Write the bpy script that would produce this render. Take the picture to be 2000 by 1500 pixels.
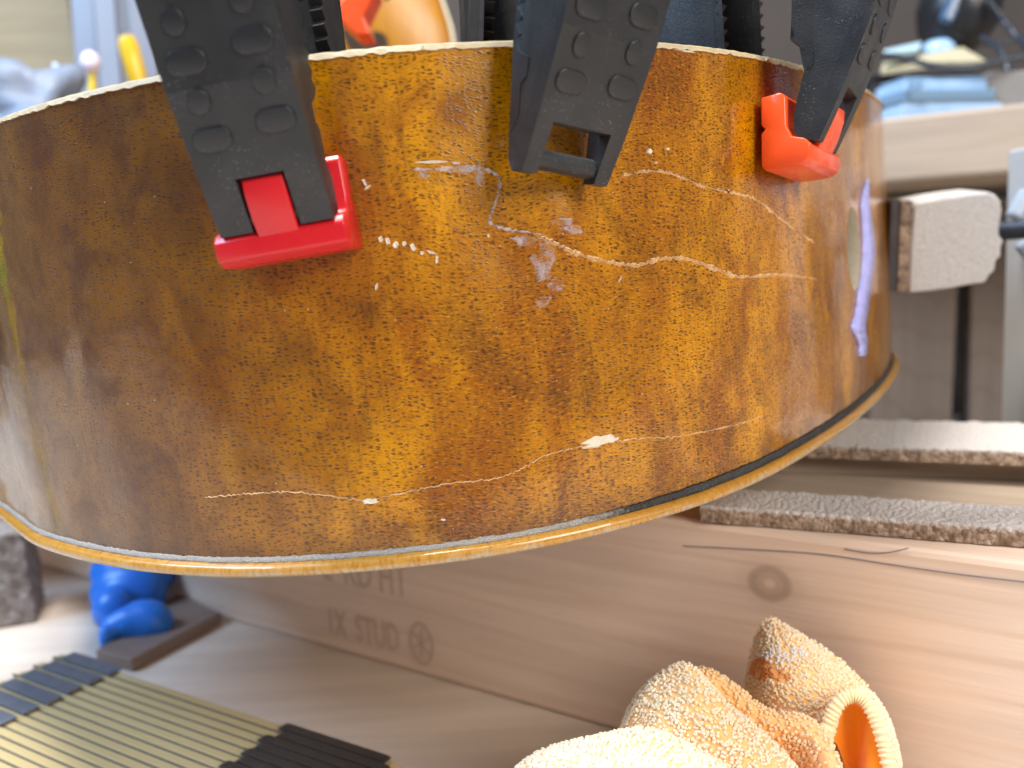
import bpy, bmesh, math, random
from mathutils import Vector, Matrix, noise as mnoise
R = math.radians
random.seed(7)
for o in list(bpy.data.objects): bpy.data.objects.remove(o)
scene = bpy.context.scene
COL = scene.collection

# ------------------------------------------------------------------ camera
F = 1700.0                      # focal length in pixels of the 2000 px wide photograph
CAM_H, CAM_PITCH, CAM_ROLL = .183, R(8.0), R(-3.0)

def cam_matrix(h, pit, rol):
    fw = Vector((0, math.cos(pit), -math.sin(pit)))
    up = Vector((0, math.sin(pit), math.cos(pit)))
    rt = Vector((1, 0, 0))
    r2 = math.cos(rol)*rt + math.sin(rol)*up
    u2 = -math.sin(rol)*rt + math.cos(rol)*up
    m = Matrix.Identity(4)
    for i in range(3):
        m[i][0], m[i][1], m[i][2] = r2[i], u2[i], -fw[i]
    m[2][3] = h
    return m

MW = cam_matrix(CAM_H, CAM_PITCH, CAM_ROLL)
cd = bpy.data.cameras.new('camera')
cam = bpy.data.objects.new('camera', cd); COL.objects.link(cam)
cam.matrix_world = MW
cd.sensor_width = 9.8
cd.lens = F/2000*9.8
cd.clip_start = .005; cd.clip_end = 50
cd.dof.use_dof = True
cd.dof.focus_distance = .232
cd.dof.aperture_fstop = 2.6
scene.camera = cam

# ------------------------------------------------------------------ light
world = bpy.data.worlds.new('World'); scene.world = world; world.use_nodes = True
bg = world.node_tree.nodes['Background']
bg.inputs[0].default_value = (.72, .80, 1.0, 1); bg.inputs[1].default_value = .20

def area(name, loc, target, size, power, col, size_y=None):
    l = bpy.data.lights.new(name, 'AREA'); l.energy = power; l.color = col
    l.size = size
    if size_y: l.shape = 'RECTANGLE'; l.size_y = size_y
    o = bpy.data.objects.new(name, l); COL.objects.link(o)
    o.location = loc
    o.rotation_euler = (Vector(target)-Vector(loc)).to_track_quat('-Z', 'Y').to_euler()
    return o
area('ceiling_light', (-.22, .24, 1.45), (0, .30, 0), .34, 29, (1.0, .98, .96))
area('window_light', (-1.35, .0, 1.5), (0, .3, .15), .8, 38, (.42, .66, 1.0))
area('room_light', (1.15, -1.1, 1.1), (0, .3, .1), 0.9, 33, (1.0, .94, .86))

area('streak_light', (.54, .505, .15), (.09, .28, .15), .045, .13, (.90, .92, 1.0), .30)  # unseen strip light added to mirror a pale band in the rib

vs = scene.view_settings
vs.view_transform = 'Standard'; vs.look = 'None'; vs.exposure = 0.22; vs.gamma = 1.0
vs.use_curve_mapping = False
scene.render.engine = 'CYCLES'
scene.cycles.use_denoising = True
scene.cycles.max_bounces = 6
scene.cycles.use_adaptive_sampling = True; scene.cycles.adaptive_threshold = .025
scene.cycles.caustics_reflective = False; scene.cycles.caustics_refractive = False

# ------------------------------------------------------------------ helpers
def at(px, py, d):
    """world point on the sight line of a photograph pixel, d metres in front of the camera"""
    return MW @ Vector(((px-1000)/F*d, -(py-750)/F*d, -d))
def on_plane(px, py, z):
    o = MW.translation; q = at(px, py, 1.0)-o
    return o + q*((z-o.z)/q.z)

def obj(name, verts, faces, mat=None, parent=None, smooth=False, uvs=None):
    me = bpy.data.meshes.new(name)
    me.from_pydata([tuple(v) for v in verts], [], faces)
    if uvs is not None:
        uv = me.uv_layers.new(name='UVMap')
        for l in me.loops: uv.data[l.index].uv = uvs[l.vertex_index]
    me.validate(); me.update()
    if smooth: me.shade_smooth()
    o = bpy.data.objects.new(name, me); COL.objects.link(o)
    if mat: me.materials.append(mat)
    if parent: o.parent = parent
    return o
def tag(o, label, cat, group=None):
    o['label'] = label; o['category'] = cat
    if group: o['group'] = group
    return o
def structure(o):
    o['kind'] = 'structure'; return o
def empty(name, mat=None):
    o = bpy.data.objects.new(name, None); COL.objects.link(o); o.empty_display_size = .01
    if mat is not None: o.matrix_world = mat
    return o
def bm_obj(name, bm, mat, parent=None, smooth=False):
    bmesh.ops.recalc_face_normals(bm, faces=bm.faces)
    me = bpy.data.meshes.new(name); bm.to_mesh(me); bm.free()
    if smooth: me.shade_smooth()
    o = bpy.data.objects.new(name, me); COL.objects.link(o)
    me.materials.append(mat)
    if parent: o.parent = parent
    return o
def bevel_mod(o, w, seg=2, ang=35):
    m = o.modifiers.new('bevel', 'BEVEL'); m.width = w; m.segments = seg
    m.limit_method = 'ANGLE'; m.angle_limit = R(ang); m.harden_normals = False
    return o
def smooth_angle(o, deg=40):
    me = o.data; me.shade_smooth()
    try: me.set_sharp_from_angle(angle=R(deg))
    except Exception: pass
    return o
def catmull(pts, n):
    """n samples per span through the points"""
    out = []; P = [Vector(p) for p in pts]
    for i in range(len(P)-1):
        a, b, c, d = P[max(i-1, 0)], P[i], P[i+1], P[min(i+2, len(P)-1)]
        for k in range(n):
            t = k/n
            out.append(.5*((2*b)+(c-a)*t+(2*a-5*b+4*c-d)*t*t+(3*b-a-3*c+d)*t**3))
    out.append(P[-1].copy()); return out
def box(name, sx, sy, sz, mat, parent=None, M=None, bev=0, sub=0, jit=0, seed=0):
    """box with its base centre at the origin of M"""
    bm = bmesh.new(); bmesh.ops.create_cube(bm, size=1)
    bmesh.ops.scale(bm, vec=(sx, sy, sz), verts=bm.verts)
    bmesh.ops.translate(bm, vec=(0, 0, sz/2), verts=bm.verts)
    if sub: bmesh.ops.subdivide_edges(bm, edges=bm.edges, cuts=sub, use_grid_fill=True)
    if jit:
        for v in bm.verts:
            v.co += mnoise.noise_vector(v.co*400+Vector((seed, 0, 0)))*jit
    o = bm_obj(name, bm, mat, parent)
    if M is not None: o.matrix_local = M
    if bev: bevel_mod(o, bev)
    return o
def lathe(name, prof, mat, parent=None, M=None, n=28):
    verts, faces = [], []
    for r, z in prof:
        for k in range(n):
            a = 2*math.pi*k/n; verts.append((r*math.cos(a), r*math.sin(a), z))
    for i in range(len(prof)-1):
        for k in range(n):
            k2 = (k+1) % n
            faces.append((i*n+k, i*n+k2, (i+1)*n+k2, (i+1)*n+k))
    faces.append(tuple(range(n))[::-1]); faces.append(tuple((len(prof)-1)*n+k for k in range(n)))
    o = obj(name, verts, faces, mat, parent)
    smooth_angle(o, 50)
    if M is not None: o.matrix_local = M
    return o
def tube(name, pts, rad, mat, parent=None, n=10, closed=False):
    """round tube along world points; rad is a number or a function of (index, angle)"""
    P = [Vector(p) for p in pts]; verts, faces = [], []
    prev = Vector((0, 0, 1))
    for i, p in enumerate(P):
        t = (P[min(i+1, len(P)-1)]-P[max(i-1, 0)]).normalized()
        if abs(t.dot(prev)) > .95: prev = t.orthogonal()
        u = (prev - t*prev.dot(t)).normalized(); v = t.cross(u); prev = u
        for k in range(n):
            a = 2*math.pi*k/n
            r = rad(i, a) if callable(rad) else rad
            verts.append(p + r*(math.cos(a)*u+math.sin(a)*v))
    for i in range(len(P)-1):
        for k in range(n):
            k2 = (k+1) % n
            faces.append((i*n+k, i*n+k2, (i+1)*n+k2, (i+1)*n+k))
    faces.append(tuple(range(n))[::-1]); faces.append(tuple((len(P)-1)*n+k for k in range(n)))
    return obj(name, verts, faces, mat, parent, smooth=True)
def frame(origin, x, z):
    """matrix with x axis along x and z axis as near z as that allows"""
    x = Vector(x).normalized(); y = Vector(z).cross(x).normalized(); z = x.cross(y)
    return Matrix(((x.x, y.x, z.x, origin[0]), (x.y, y.y, z.y, origin[1]), (x.z, y.z, z.z, origin[2]), (0, 0, 0, 1)))

# ------------------------------------------------------------------ materials
class NT:
    def __init__(s, name):
        s.m = bpy.data.materials.new(name); s.m.use_nodes = True
        s.t = s.m.node_tree; s.b = s.t.nodes['Principled BSDF']
    def n(s, kind, **kw):
        nd = s.t.nodes.new(kind)
        for k, v in kw.items(): setattr(nd, k, v)
        return nd
    def put(s, sock, v):
        if hasattr(v, 'is_output') or isinstance(v, bpy.types.NodeSocket): s.t.links.new(v, sock)
        elif v is not None: sock.default_value = v
    def coord(s, kind='Object'): return s.n('ShaderNodeTexCoord').outputs[kind]
    def map(s, v, scale=(1, 1, 1), loc=(0, 0, 0), rot=(0, 0, 0)):
        m = s.n('ShaderNodeMapping'); s.put(m.inputs[0], v)
        m.inputs['Scale'].default_value = scale; m.inputs['Location'].default_value = loc; m.inputs['Rotation'].default_value = rot
        return m.outputs[0]
    def noise(s, v, scale=1, detail=3, rough=.55, dist=0, out='Fac'):
        t = s.n('ShaderNodeTexNoise'); s.put(t.inputs['Vector'], v)
        t.inputs['Scale'].default_value = scale; t.inputs['Detail'].default_value = detail
        t.inputs['Roughness'].default_value = rough; t.inputs['Distortion'].default_value = dist
        return t.outputs[out]
    def voro(s, v, scale=1, feature='F1', rnd=1, out='Distance'):
        t = s.n('ShaderNodeTexVoronoi', feature=feature); s.put(t.inputs['Vector'], v)
        t.inputs['Scale'].default_value = scale; t.inputs['Randomness'].default_value = rnd
        return t.outputs[out]
    def math(s, op, a, b=None, c=None, clamp=False):
        m = s.n('ShaderNodeMath', operation=op, use_clamp=clamp)
        s.put(m.inputs[0], a)
        if b is not None: s.put(m.inputs[1], b)
        if c is not None: s.put(m.inputs[2], c)
        return m.outputs[0]
    def rng(s, v, a, b, c=0, d=1, smooth=True):
        m = s.n('ShaderNodeMapRange'); m.interpolation_type = 'SMOOTHSTEP' if smooth else 'LINEAR'
        s.put(m.inputs[0], v)
        for i, q in zip((1, 2, 3, 4), (a, b, c, d)): m.inputs[i].default_value = q
        return m.outputs[0]
    def mix(s, f, a, b, mode='MIX'):
        m = s.n('ShaderNodeMix', data_type='RGBA', blend_type=mode); m.clamp_factor = True
        s.put(m.inputs[0], f)
        for i, q in ((6, a), (7, b)):
            s.put(m.inputs[i], (*q, 1) if isinstance(q, tuple) and len(q) == 3 else q)
        return m.outputs[2]
    def vadd(s, a, b):
        m = s.n('ShaderNodeVectorMath', operation='ADD'); s.put(m.inputs[0], a); s.put(m.inputs[1], b); return m.outputs[0]
    def vscale(s, a, k):
        m = s.n('ShaderNodeVectorMath', operation='MULTIPLY'); s.put(m.inputs[0], a); s.put(m.inputs[1], k); return m.outputs[0]
    def sep(s, v):
        m = s.n('ShaderNodeSeparateXYZ'); s.put(m.inputs[0], v); return m.outputs
    def comb(s, x, y, z=0.0):
        m = s.n('ShaderNodeCombineXYZ')
        for i, q in enumerate((x, y, z)): s.put(m.inputs[i], q)
        return m.outputs[0]
    def bump(s, h, strength=.3, dist=.001, normal=None):
        m = s.n('ShaderNodeBump'); s.put(m.inputs['Height'], h)
        m.inputs['Strength'].default_value = strength; m.inputs['Distance'].default_value = dist
        if normal is not None: s.put(m.inputs['Normal'], normal)
        return m.outputs[0]
    def set(s, color=None, rough=None, normal=None, spec=None, coat=None, coat_rough=None, trans=None, metal=None, sss=None, ior=None):
        i = s.b.inputs
        if color is not None: s.put(i['Base Color'], (*color, 1) if isinstance(color, tuple) and len(color) == 3 else color)
        if rough is not None: s.put(i['Roughness'], rough)
        if normal is not None: s.put(i['Normal'], normal)
        if spec is not None: s.put(i['Specular IOR Level'], spec)
        if coat is not None: s.put(i['Coat Weight'], coat)
        if coat_rough is not None: s.put(i['Coat Roughness'], coat_rough)
        if trans is not None: s.put(i['Transmission Weight'], trans)
        if metal is not None: s.put(i['Metallic'], metal)
        if ior is not None: s.put(i['IOR'], ior)
        return s.m

def plain(name, col, rough=.5, var=.12, scale=120, bump=.15, bdist=.0004, **kw):
    """a colour with a little noise in it, its gloss and its relief"""
    t = NT(name); c = t.coord()
    f = t.noise(c, scale, 4)
    lo = tuple(max(0, q*(1-var)) for q in col); hi = tuple(min(1, q*(1+var)) for q in col)
    t.set(t.mix(f, lo, hi), t.rng(t.noise(c, scale*.6, 3), .3, .7, max(.02, rough-.07), rough+.07),
          t.bump(t.noise(c, scale*6, 3), bump, bdist), **kw)
    return t.m

def mat_rib():
    """varnished figured maple; UV is (arc length, height) in millimetres"""
    t = NT('varnished_maple'); uv = t.coord('UV')
    big = t.noise(t.vscale(uv, (.022, .012, 0)), 1, 3, .5)
    warp = t.noise(t.vscale(uv, (.045, .045, 0)), 1, 2, .5)
    flame = t.noise(t.vadd(t.vscale(uv, (.050, .013, 0)), t.comb(t.math('MULTIPLY', warp, .9), 0.0)), 1, 3, .55, .3)
    mott = t.noise(t.vscale(uv, (.085, .060, 0)), 1, 5, .60, .4)
    mott2 = t.noise(t.vadd(t.vscale(uv, (.055, .035, 0)), (31.0, 7.0, 0)), 1, 4, .55, .5)
    fine = t.noise(t.vscale(uv, (.9, 2.6, 0)), 1, 4, .6)
    x, y, z = t.sep(uv)
    # flowing grain: pores are short dashes laid along the grain
    dy = t.math('MULTIPLY', t.math('SUBTRACT', warp, .5), 9.0)
    xw = t.math('ADD', x, t.math('MULTIPLY', t.math('SUBTRACT', t.noise(t.vscale(uv, (.3, .3, 0)), 1, 2), .5), 1.6))
    yw = t.math('ADD', t.math('ADD', y, dy), t.math('MULTIPLY', x, -.10))
    def dashes(sx, sy, r, keep, off):
        q = t.comb(t.math('ADD', t.math('MULTIPLY', xw, 1/sx), off), t.math('MULTIPLY', yw, 1/sy))
        vd = t.n('ShaderNodeTexVoronoi', feature='F1'); vd.voronoi_dimensions = '2D'; t.put(vd.inputs['Vector'], q); vd.inputs['Scale'].default_value = 1
        cr = t.sep(vd.outputs['Color'])
        size = t.math('MULTIPLY', t.rng(cr[0], keep, 1, 0, 1, False), r)
        d = t.math('SUBTRACT', size, vd.outputs['Distance'])
        return t.rng(d, -.02, .14)
    p1 = dashes(1.75, .60, .44, .04, 0)
    p2 = dashes(1.2, .42, .42, .15, 17.3)
    pores = t.math('MAXIMUM', p1, t.math('MULTIPLY', p2, .55))
    fm = t.noise(t.vadd(t.vscale(uv, (.42, .55, 0)), (5.0, 3.0, 0)), 1, 4, .7, .5)
    ff = t.noise(t.comb(t.math('MULTIPLY', xw, .55), t.math('MULTIPLY', yw, 2.2)), 1, 3, .65)
    amber = t.mix(t.rng(flame, .34, .66), (.31, .090, .0003), (.74, .315, .0003))
    amber = t.mix(t.rng(big, .42, .66), amber, (.43, .160, .0005))
    brown = (.130, .042, .002); red = (.270, .060, .001)
    c = t.mix(t.math('MULTIPLY', t.rng(mott, .46, .76), .74), amber, red)
    c = t.mix(t.math('MULTIPLY', t.rng(mott2, .48, .78), .78), c, brown)
    # mostly the dimmer light on the rib's left, painted as browner varnish
    edge = t.math('ADD', x, t.math('MULTIPLY', t.math('SUBTRACT', mott2, .5), 70.0))
    edge = t.math('ADD', edge, t.math('MULTIPLY', y, .22))
    c = t.mix(t.math('MULTIPLY', t.rng(edge, 218, 300), .92), c, t.mix(t.rng(mott, .35, .7), (.190, .068, .0005), (.078, .022, .0005)))
    # darker brown along the lower joint
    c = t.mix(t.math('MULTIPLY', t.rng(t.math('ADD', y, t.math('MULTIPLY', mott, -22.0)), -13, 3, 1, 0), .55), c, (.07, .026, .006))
    c = t.mix(t.rng(fine, .35, .75, 0, .30), c, t.mix(.5, c, (.10, .035, .004)))
    c = t.mix(t.math('MULTIPLY', pores, .68), c, (.060, .019, .002))
    # scattered tiny nicks of bare wood
    c = t.mix(t.math('MULTIPLY', t.rng(fm, .46, .74), .30), c, (.14, .042, .002))
    c = t.mix(t.math('MULTIPLY', t.rng(ff, .50, .74), .34), c, (.11, .036, .002))
    c = t.mix(t.math('MULTIPLY', t.math('MULTIPLY', t.rng(ff, .48, .30), t.rng(edge, 250, 215)), .55), c, (.72, .34, .006))  # bright yellow highlights painted between the dashes
    c = t.mix(t.math('MULTIPLY', pores, .30), c, (.045, .016, .002))
    nick = t.rng(t.voro(t.vscale(uv, (.16, .2, 0)), 1), .035, .02)
    c = t.mix(nick, c, (.72, .60, .42))
    rip = t.noise(t.vscale(uv, (.05, .05, 0)), 1, 3, .5)
    h1 = t.bump(rip, .22, .0020)
    h2 = t.bump(t.math('ADD', t.math('MULTIPLY', pores, -1.0), t.math('MULTIPLY', ff, -.8)), .55, .00035, h1)
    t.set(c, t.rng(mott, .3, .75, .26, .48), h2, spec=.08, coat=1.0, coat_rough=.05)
    cn = t.bump(t.math('ADD', t.math('MULTIPLY', pores, -.6), t.math('MULTIPLY', fine, .5)), .16, .0002, h1)
    t.put(t.b.inputs['Coat Normal'], cn)
    return t.m

def mat_plate():
    """worn varnish on the overhanging plate edge; UV is (arc length mm, profile 0..1)"""
    t = NT('worn_plate_edge'); uv = t.coord('UV'); x, v, _ = t.sep(uv)
    n1 = t.noise(t.vscale(uv, (.12, 3, 0)), 1, 4, .6); n2 = t.noise(t.vscale(uv, (.9, 5, 0)), 1, 4, .65)
    vv = t.math('ADD', v, t.math('MULTIPLY', t.math('SUBTRACT', n1, .5), .34))
    amber = t.mix(t.rng(n2, .3, .7), (.42, .17, .010), (.56, .29, .035))
    bare = t.mix(t.rng(n2, .3, .7), (.32, .25, .14), (.52, .45, .32))
    c = t.mix(t.rng(vv, .46, .62), amber, bare)
    c = t.mix(t.rng(vv, .66, .74), c, (.56, .27, .10))
    c = t.mix(t.math('MULTIPLY', t.rng(n2, .58, .72), .5), c, (.12, .06, .02))
    t.set(c, t.rng(n2, .3, .7, .25, .5), t.bump(n2, .3, .0004), coat=.7, coat_rough=.10)
    return t.m

def mat_pine(name, a, b, along=(1, 0, 0), ring=140.0, rough=.55, knots=()):
    """pale softwood with growth lines running along one object axis"""
    t = NT(name); c = t.coord()
    st = [6.0 if q else 90.0 for q in along]
    g = t.noise(t.vscale(c, tuple(st)), 1, 3, .6, 0)
    w = t.noise(t.vscale(c, tuple(3.0 if q else 22.0 for q in along)), 1, 2)
    fib = t.noise(t.vscale(c, tuple(25.0 if q else 900.0 for q in along)), 1, 3, .6)
    sx, sy, sz = t.sep(c)
    k = t.math('ADD', t.math('MULTIPLY', w, 3.0), t.math('MULTIPLY', sz, ring))
    line = t.rng(t.math('ABSOLUTE', t.math('SUBTRACT', t.math('FRACT', k), .5)), .02, .16, 1, 0)
    col = t.mix(t.rng(g, .35, .65), a, tuple(q*.86 for q in a))
    col = t.mix(t.math('MULTIPLY', line, .34), col, b)
    col = t.mix(t.rng(fib, .3, .75, 0, .35), col, b)
    for (kx, kz, r) in knots:
        d = t.n('ShaderNodeVectorMath', operation='DISTANCE'); t.put(d.inputs[0], t.vscale(c, (1, 0, 1.15))); d.inputs[1].default_value = (kx, 0, kz*1.15)
        dd = t.math('ADD', d.outputs['Value'], t.math('MULTIPLY', t.math('SUBTRACT', w, .5), r*.4))
        ringd = t.math('ABSOLUTE', t.math('SUBTRACT', dd, r))
        col = t.mix(t.rng(dd, r*.8, r*2.6, .35, 0), col, tuple(q*.8 for q in b))
        col = t.mix(t.rng(dd, r*.75, r*1.0, .6, 0), col, tuple(q*.72 for q in b))
        col = t.mix(t.rng(ringd, r*.04, r*.42, .5, 0), col, tuple(q*.45 for q in b))
        col = t.mix(t.rng(dd, r*.1, r*.45, .5, 0), col, a)
    t.set(col, rough, t.bump(fib, .25, .0003))
    return t.m

def mat_cork(name, hi, lo, scale=260, face=None):
    t = NT(name); c = t.coord()
    cell = t.voro(c, scale, out='Color'); d = t.voro(c, scale); n = t.noise(c, scale*1.7, 4, .65)
    f = t.math('ADD', t.math('MULTIPLY', t.sep(cell)[0], .6), t.math('MULTIPLY', n, .4))
    col = t.mix(t.rng(f, .2, .8), lo, hi)
    col = t.mix(t.rng(n, .60, .72, 0, .7), col, tuple(q*.22 for q in lo))
    if face:
        zf = t.math('ADD', t.sep(c)[2], t.math('MULTIPLY', t.math('SUBTRACT', n, .5), .004))
        col = t.mix(t.rng(zf, face[0]-.0006, face[0]+.0004), col, t.mix(n, tuple(q*.8 for q in face[1]), face[1]))
    t.set(col, .85, t.bump(t.math('SUBTRACT', n, d), .8, .0012))
    return t.m

def mat_clamp():
    t = NT('dusty_black_plastic'); c = t.coord()
    d1 = t.rng(t.voro(c, 1100), .22, .10); d2 = t.rng(t.voro(t.vadd(c, (.3, .1, .2)), 480), .11, .05)
    keep = t.rng(t.noise(c, 85, 4), .46, .66)
    haze = t.rng(t.noise(c, 45, 5, .6), .40, .75, 0, .45)
    col = t.mix(haze, (.012, .013, .015), (.044, .044, .044))
    dust = t.math('MULTIPLY', t.math('MAXIMUM', d1, d2), keep)
    col = t.mix(t.math('MULTIPLY', dust, .42), col, (.34, .33, .31))
    g = t.noise(c, 1600, 3)
    t.set(col, t.rng(t.noise(c, 70, 3), .3, .7, .36, .55), t.bump(t.math('ADD', g, dust), .3, .0003), spec=.6)
    return t.m

def mat_terry(name, a, b):
    t = NT(name); c = t.coord()
    n = t.noise(c, 45, 4, .6); f = t.noise(c, 2600, 2)
    col = t.mix(t.rng(n, .35, .7), a, b)
    t.set(col, .9, t.bump(f, .5, .0003), spec=.15)
    t.b.inputs['Sheen Weight'].default_value = .5
    t.b.inputs['Subsurface Weight'].default_value = .25
    t.b.inputs['Subsurface Radius'].default_value = (.004, .002, .001)
    t.b.inputs['Subsurface Scale'].default_value = .6
    return t.m

M_RIB, M_PLATE, M_CLAMP = mat_rib(), mat_plate(), mat_clamp()
M_BARE = mat_pine('bare_edge_wood', (.50, .40, .24), (.34, .24, .11), (1, 0, 0), 900)
M_GLUE = mat_cork('dried_glue', (.66, .64, .60), (.34, .32, .29), 900)
M_SEAM = plain('black_seam', (.018, .016, .016), .45, .5, 300, .8, .0008)
M_CRACK = plain('splintered_wood', (.76, .52, .27), .6, .3, 200, .3)
M_CRACKG = plain('glue_filled_crack', (.66, .58, .56), .6, .3, 700, .5)
M_CHIP = plain('raw_maple', (.78, .70, .55), .7, .15, 900, .5)
M_RED = plain('red_plastic', (.62, .012, .018), .28, .06, 90, .06, .0003, spec=.5)
M_ORANGE = plain('orange_plastic', (.92, .10, .022), .26, .06, 90, .06, .0003, spec=.5)
M_LILAC = plain('lilac_reflection_tint', (.46, .46, .90), .35, .08, 200, .2)
M_STEEL = plain('blackened_steel', (.055, .065, .085), .32, .3, 200, .2, metal=.7)
M_ZINC = plain('grey_steel', (.33, .36, .40), .38, .2, 220, .2, metal=.8)
M_BENCH = mat_pine('pale_bench_top', (.66, .57, .48), (.54, .43, .34), (1, 0, 0), 40, .5)
M_CORK = mat_cork('cork_strip', (.52, .40, .30), (.26, .17, .11), 620, (.0050, (.74, .70, .66)))
M_BLOCK = mat_cork('pale_board', (.74, .72, .70), (.66, .63, .60), 1400)
M_DARKWOOD = mat_pine('dark_board', (.20, .16, .13), (.13, .095, .07), (0, 0, 1), 30, .6)
M_WALL = plain('brown_wall', (.085, .068, .058), .8, .15, 8)
M_PALEWOOD = mat_pine('pale_beam', (.43, .34, .26), (.34, .26, .18), (1, 0, 0), 60, .55)
M_BLACK = plain('matt_black', (.012, .013, .016), .4, .3, 60)
M_INK = plain('stamp_ink', (.65, .49, .38), .8, .25, 300)

# ================================================================== SETTING
bench = structure(box('workbench', 3.0, 1.5, .03, M_BENCH, M=Matrix.Translation((0, .55, -.03))))
wall = structure(box('wall', 5.0, .05, 3.0, M_WALL, M=Matrix.Translation((0, 1.6, -.6))))

# ---- the 2x4 stud on edge that carries the instrument
S0, S1 = on_plane(340, 1180, 0), on_plane(1350, 1470, 0)
SD = (S1-S0).normalized(); SN = Vector((SD.y, -SD.x, 0))        # along the stud to the right, and out of its front face
STUD_H = .089
stud = empty('lumber_stud', frame(S0, SD, (0, 0, 1)))
tag(stud, 'long pine stud on edge with a knot and stamped STUD, under the instrument', 'lumber')
L0, L1 = -.25, .62
def on_stud(px, py):
    o_ = MW.translation; q_ = at(px, py, 1.0)-o_; k_ = (S0-o_).dot(SN)/q_.dot(SN); p_ = o_+q_*k_
    return (p_-S0).dot(SD), p_.z
M_STUD = mat_pine('pine_stud', (.88, .69, .55), (.70, .49, .34), (1, 0, 0), 95, .5, knots=((*on_stud(1503, 1140), .0058),))
b = box('board', L1-L0, .038, STUD_H, M_STUD, stud, Matrix.Translation(((L0+L1)/2, .019, 0)), bev=.0022)
b.data.transform(Matrix.Translation(((L0+L1)/2, 0, 0))); b.matrix_local = Matrix.Translation((0, .019, 0))
def stamp(txt, x, z, size):
    cu = bpy.data.curves.new('stamp', 'FONT'); cu.body = txt; cu.size = size; cu.extrude = .00004; cu.offset = size*.012
    tmp = bpy.data.objects.new('tmp', cu); COL.objects.link(tmp)
    dg = bpy.context.evaluated_depsgraph_get(); me = bpy.data.meshes.new_from_object(tmp.evaluated_get(dg))
    bpy.data.objects.remove(tmp)
    o = bpy.data.objects.new('stamp_print', me); COL.objects.link(o); me.materials.clear(); me.materials.append(M_INK)
    o.parent = stud; o.matrix_local = Matrix.Translation((x, -.0003, z)) @ Matrix.Rotation(R(90), 4, 'X') @ Matrix.Diagonal((.58, 1, 1, 1))
    return o
stamp('1X  STUD', .124, .0085, .019)
stamp('2  KD HT', .124, .036, .023)
ringv, ringf = [], []
for k in range(24):
    a = 2*math.pi*k/24
    for r in (.0078, .0100): ringv.append((.1840+r*math.cos(a)*.72, -.0003, .0155+r*1.05*math.sin(a)))
for k in range(24):
    j = (k+1) % 24; ringf.append((2*k, 2*k+1, 2*j+1, 2*j))
ringf_o = obj('stamp_ring', ringv, ringf, M_INK, stud)
for q in range(3):
    a = q*1.05+.4
    obj('stamp_stroke', [(.1840+.0055*math.cos(a)+.0006*math.sin(a)*s, -.00032, .0155+.0075*math.sin(a)-.0006*math.cos(a)*s) for s in (-1, 1)] +
        [(.1840-.0055*math.cos(a)+.0006*math.sin(a)*s, -.00032, .0155-.0075*math.sin(a)-.0006*math.cos(a)*s) for s in (1, -1)], [(0, 1, 2, 3)], M_INK, stud)
# ---- the platform behind it and the two cork strips
def strip_box(name, fl, fr, depth, z0, z1, mat, jit, seed, nx=90, ny=8, nz=3):
    """board whose front edge runs fl -> fr (world xy), with a crumbly surface"""
    fl = Vector((fl.x, fl.y, 0)); fr = Vector((fr.x, fr.y, 0)); d = (fr-fl); Ln = d.length; d.normalize()
    M = frame((fl.x, fl.y, z0), d, (0, 0, 1))
    bm = bmesh.new(); idx = {}
    def V(i, j, k):
        if (i, j, k) not in idx:
            p = Vector((Ln*i/nx, depth*j/ny, (z1-z0)*k/nz))
            if jit:
                q = mnoise.noise_vector(p*330+Vector((seed, 0, 0)))+.6*mnoise.noise_vector(p*800+Vector((seed, 3, 0)))
                if k == 0: q.z = abs(q.z)*.2
                if k == nz and 0 < j < ny: q.z *= .35
                p = p+q*jit
            idx[i, j, k] = bm.verts.new(p)
        return idx[i, j, k]
    for i in range(nx):
        for j in range(ny):
            bm.faces.new((V(i, j, nz), V(i+1, j, nz), V(i+1, j+1, nz), V(i, j+1, nz)))
            bm.faces.new((V(i, j, 0), V(i, j+1, 0), V(i+1, j+1, 0), V(i+1, j, 0)))
        for k in range(nz):
            bm.faces.new((V(i, 0, k), V(i+1, 0, k), V(i+1, 0, k+1), V(i, 0, k+1)))
            bm.faces.new((V(i, ny, k), V(i, ny, k+1), V(i+1, ny, k+1), V(i+1, ny, k)))
    for j in range(ny):
        for k in range(nz):
            bm.faces.new((V(0, j, k), V(0, j, k+1), V(0, j+1, k+1), V(0, j+1, k)))
            bm.faces.new((V(nx, j, k), V(nx, j+1, k), V(nx, j+1, k+1), V(nx, j, k+1)))
    o = bm_obj(name, bm, mat, None)
    o.matrix_world = M
    return o
def ext(a, b, t0, t1):
    return a+(b-a)*t0, a+(b-a)*t1
zt = STUD_H
a, b = ext(on_plane(1480, 1030, zt), on_plane(2000, 1072, zt), -.25, 1.6)
front_strip = strip_box('cork_strip', a, b, .024, zt+.0004, zt+.0064, M_CORK, .0005, 1, 220, 14, 4)
tag(front_strip, 'crumbly cork strip on top of the pine stud, nearer of the two strips', 'cork strip', 'cork strips')
zp = .0835
a, b = ext(on_plane(1480, 1006, zp), on_plane(2000, 1004, zp), -1.0, 2.2)
SN2 = Vector((SD.x, SD.y, 0))
pl = box('platform_board', 1.1, .16, .018, M_PALEWOOD, M=frame((S0+SD*.40-SN*.132+Vector((0, 0, zp-.018))), SD, (0, 0, 1)))
tag(pl, 'pale board lying between the two cork strips behind the stud', 'board')
for k in (0, 1):
    box('batten', .04, .14, zp-.0181, M_PALEWOOD, pl, Matrix.Translation((-.46+.92*k, 0, -(zp-.0181))))
zr = zp+.0085
a, b = ext(on_plane(1650, 927, zp), on_plane(2000, 938, zp), -1.2, 2.0)
rail = strip_box('rail', a, b, .055, zp+.0002, zr, M_PALEWOOD, 0, 0, 4, 1, 1)
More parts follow.
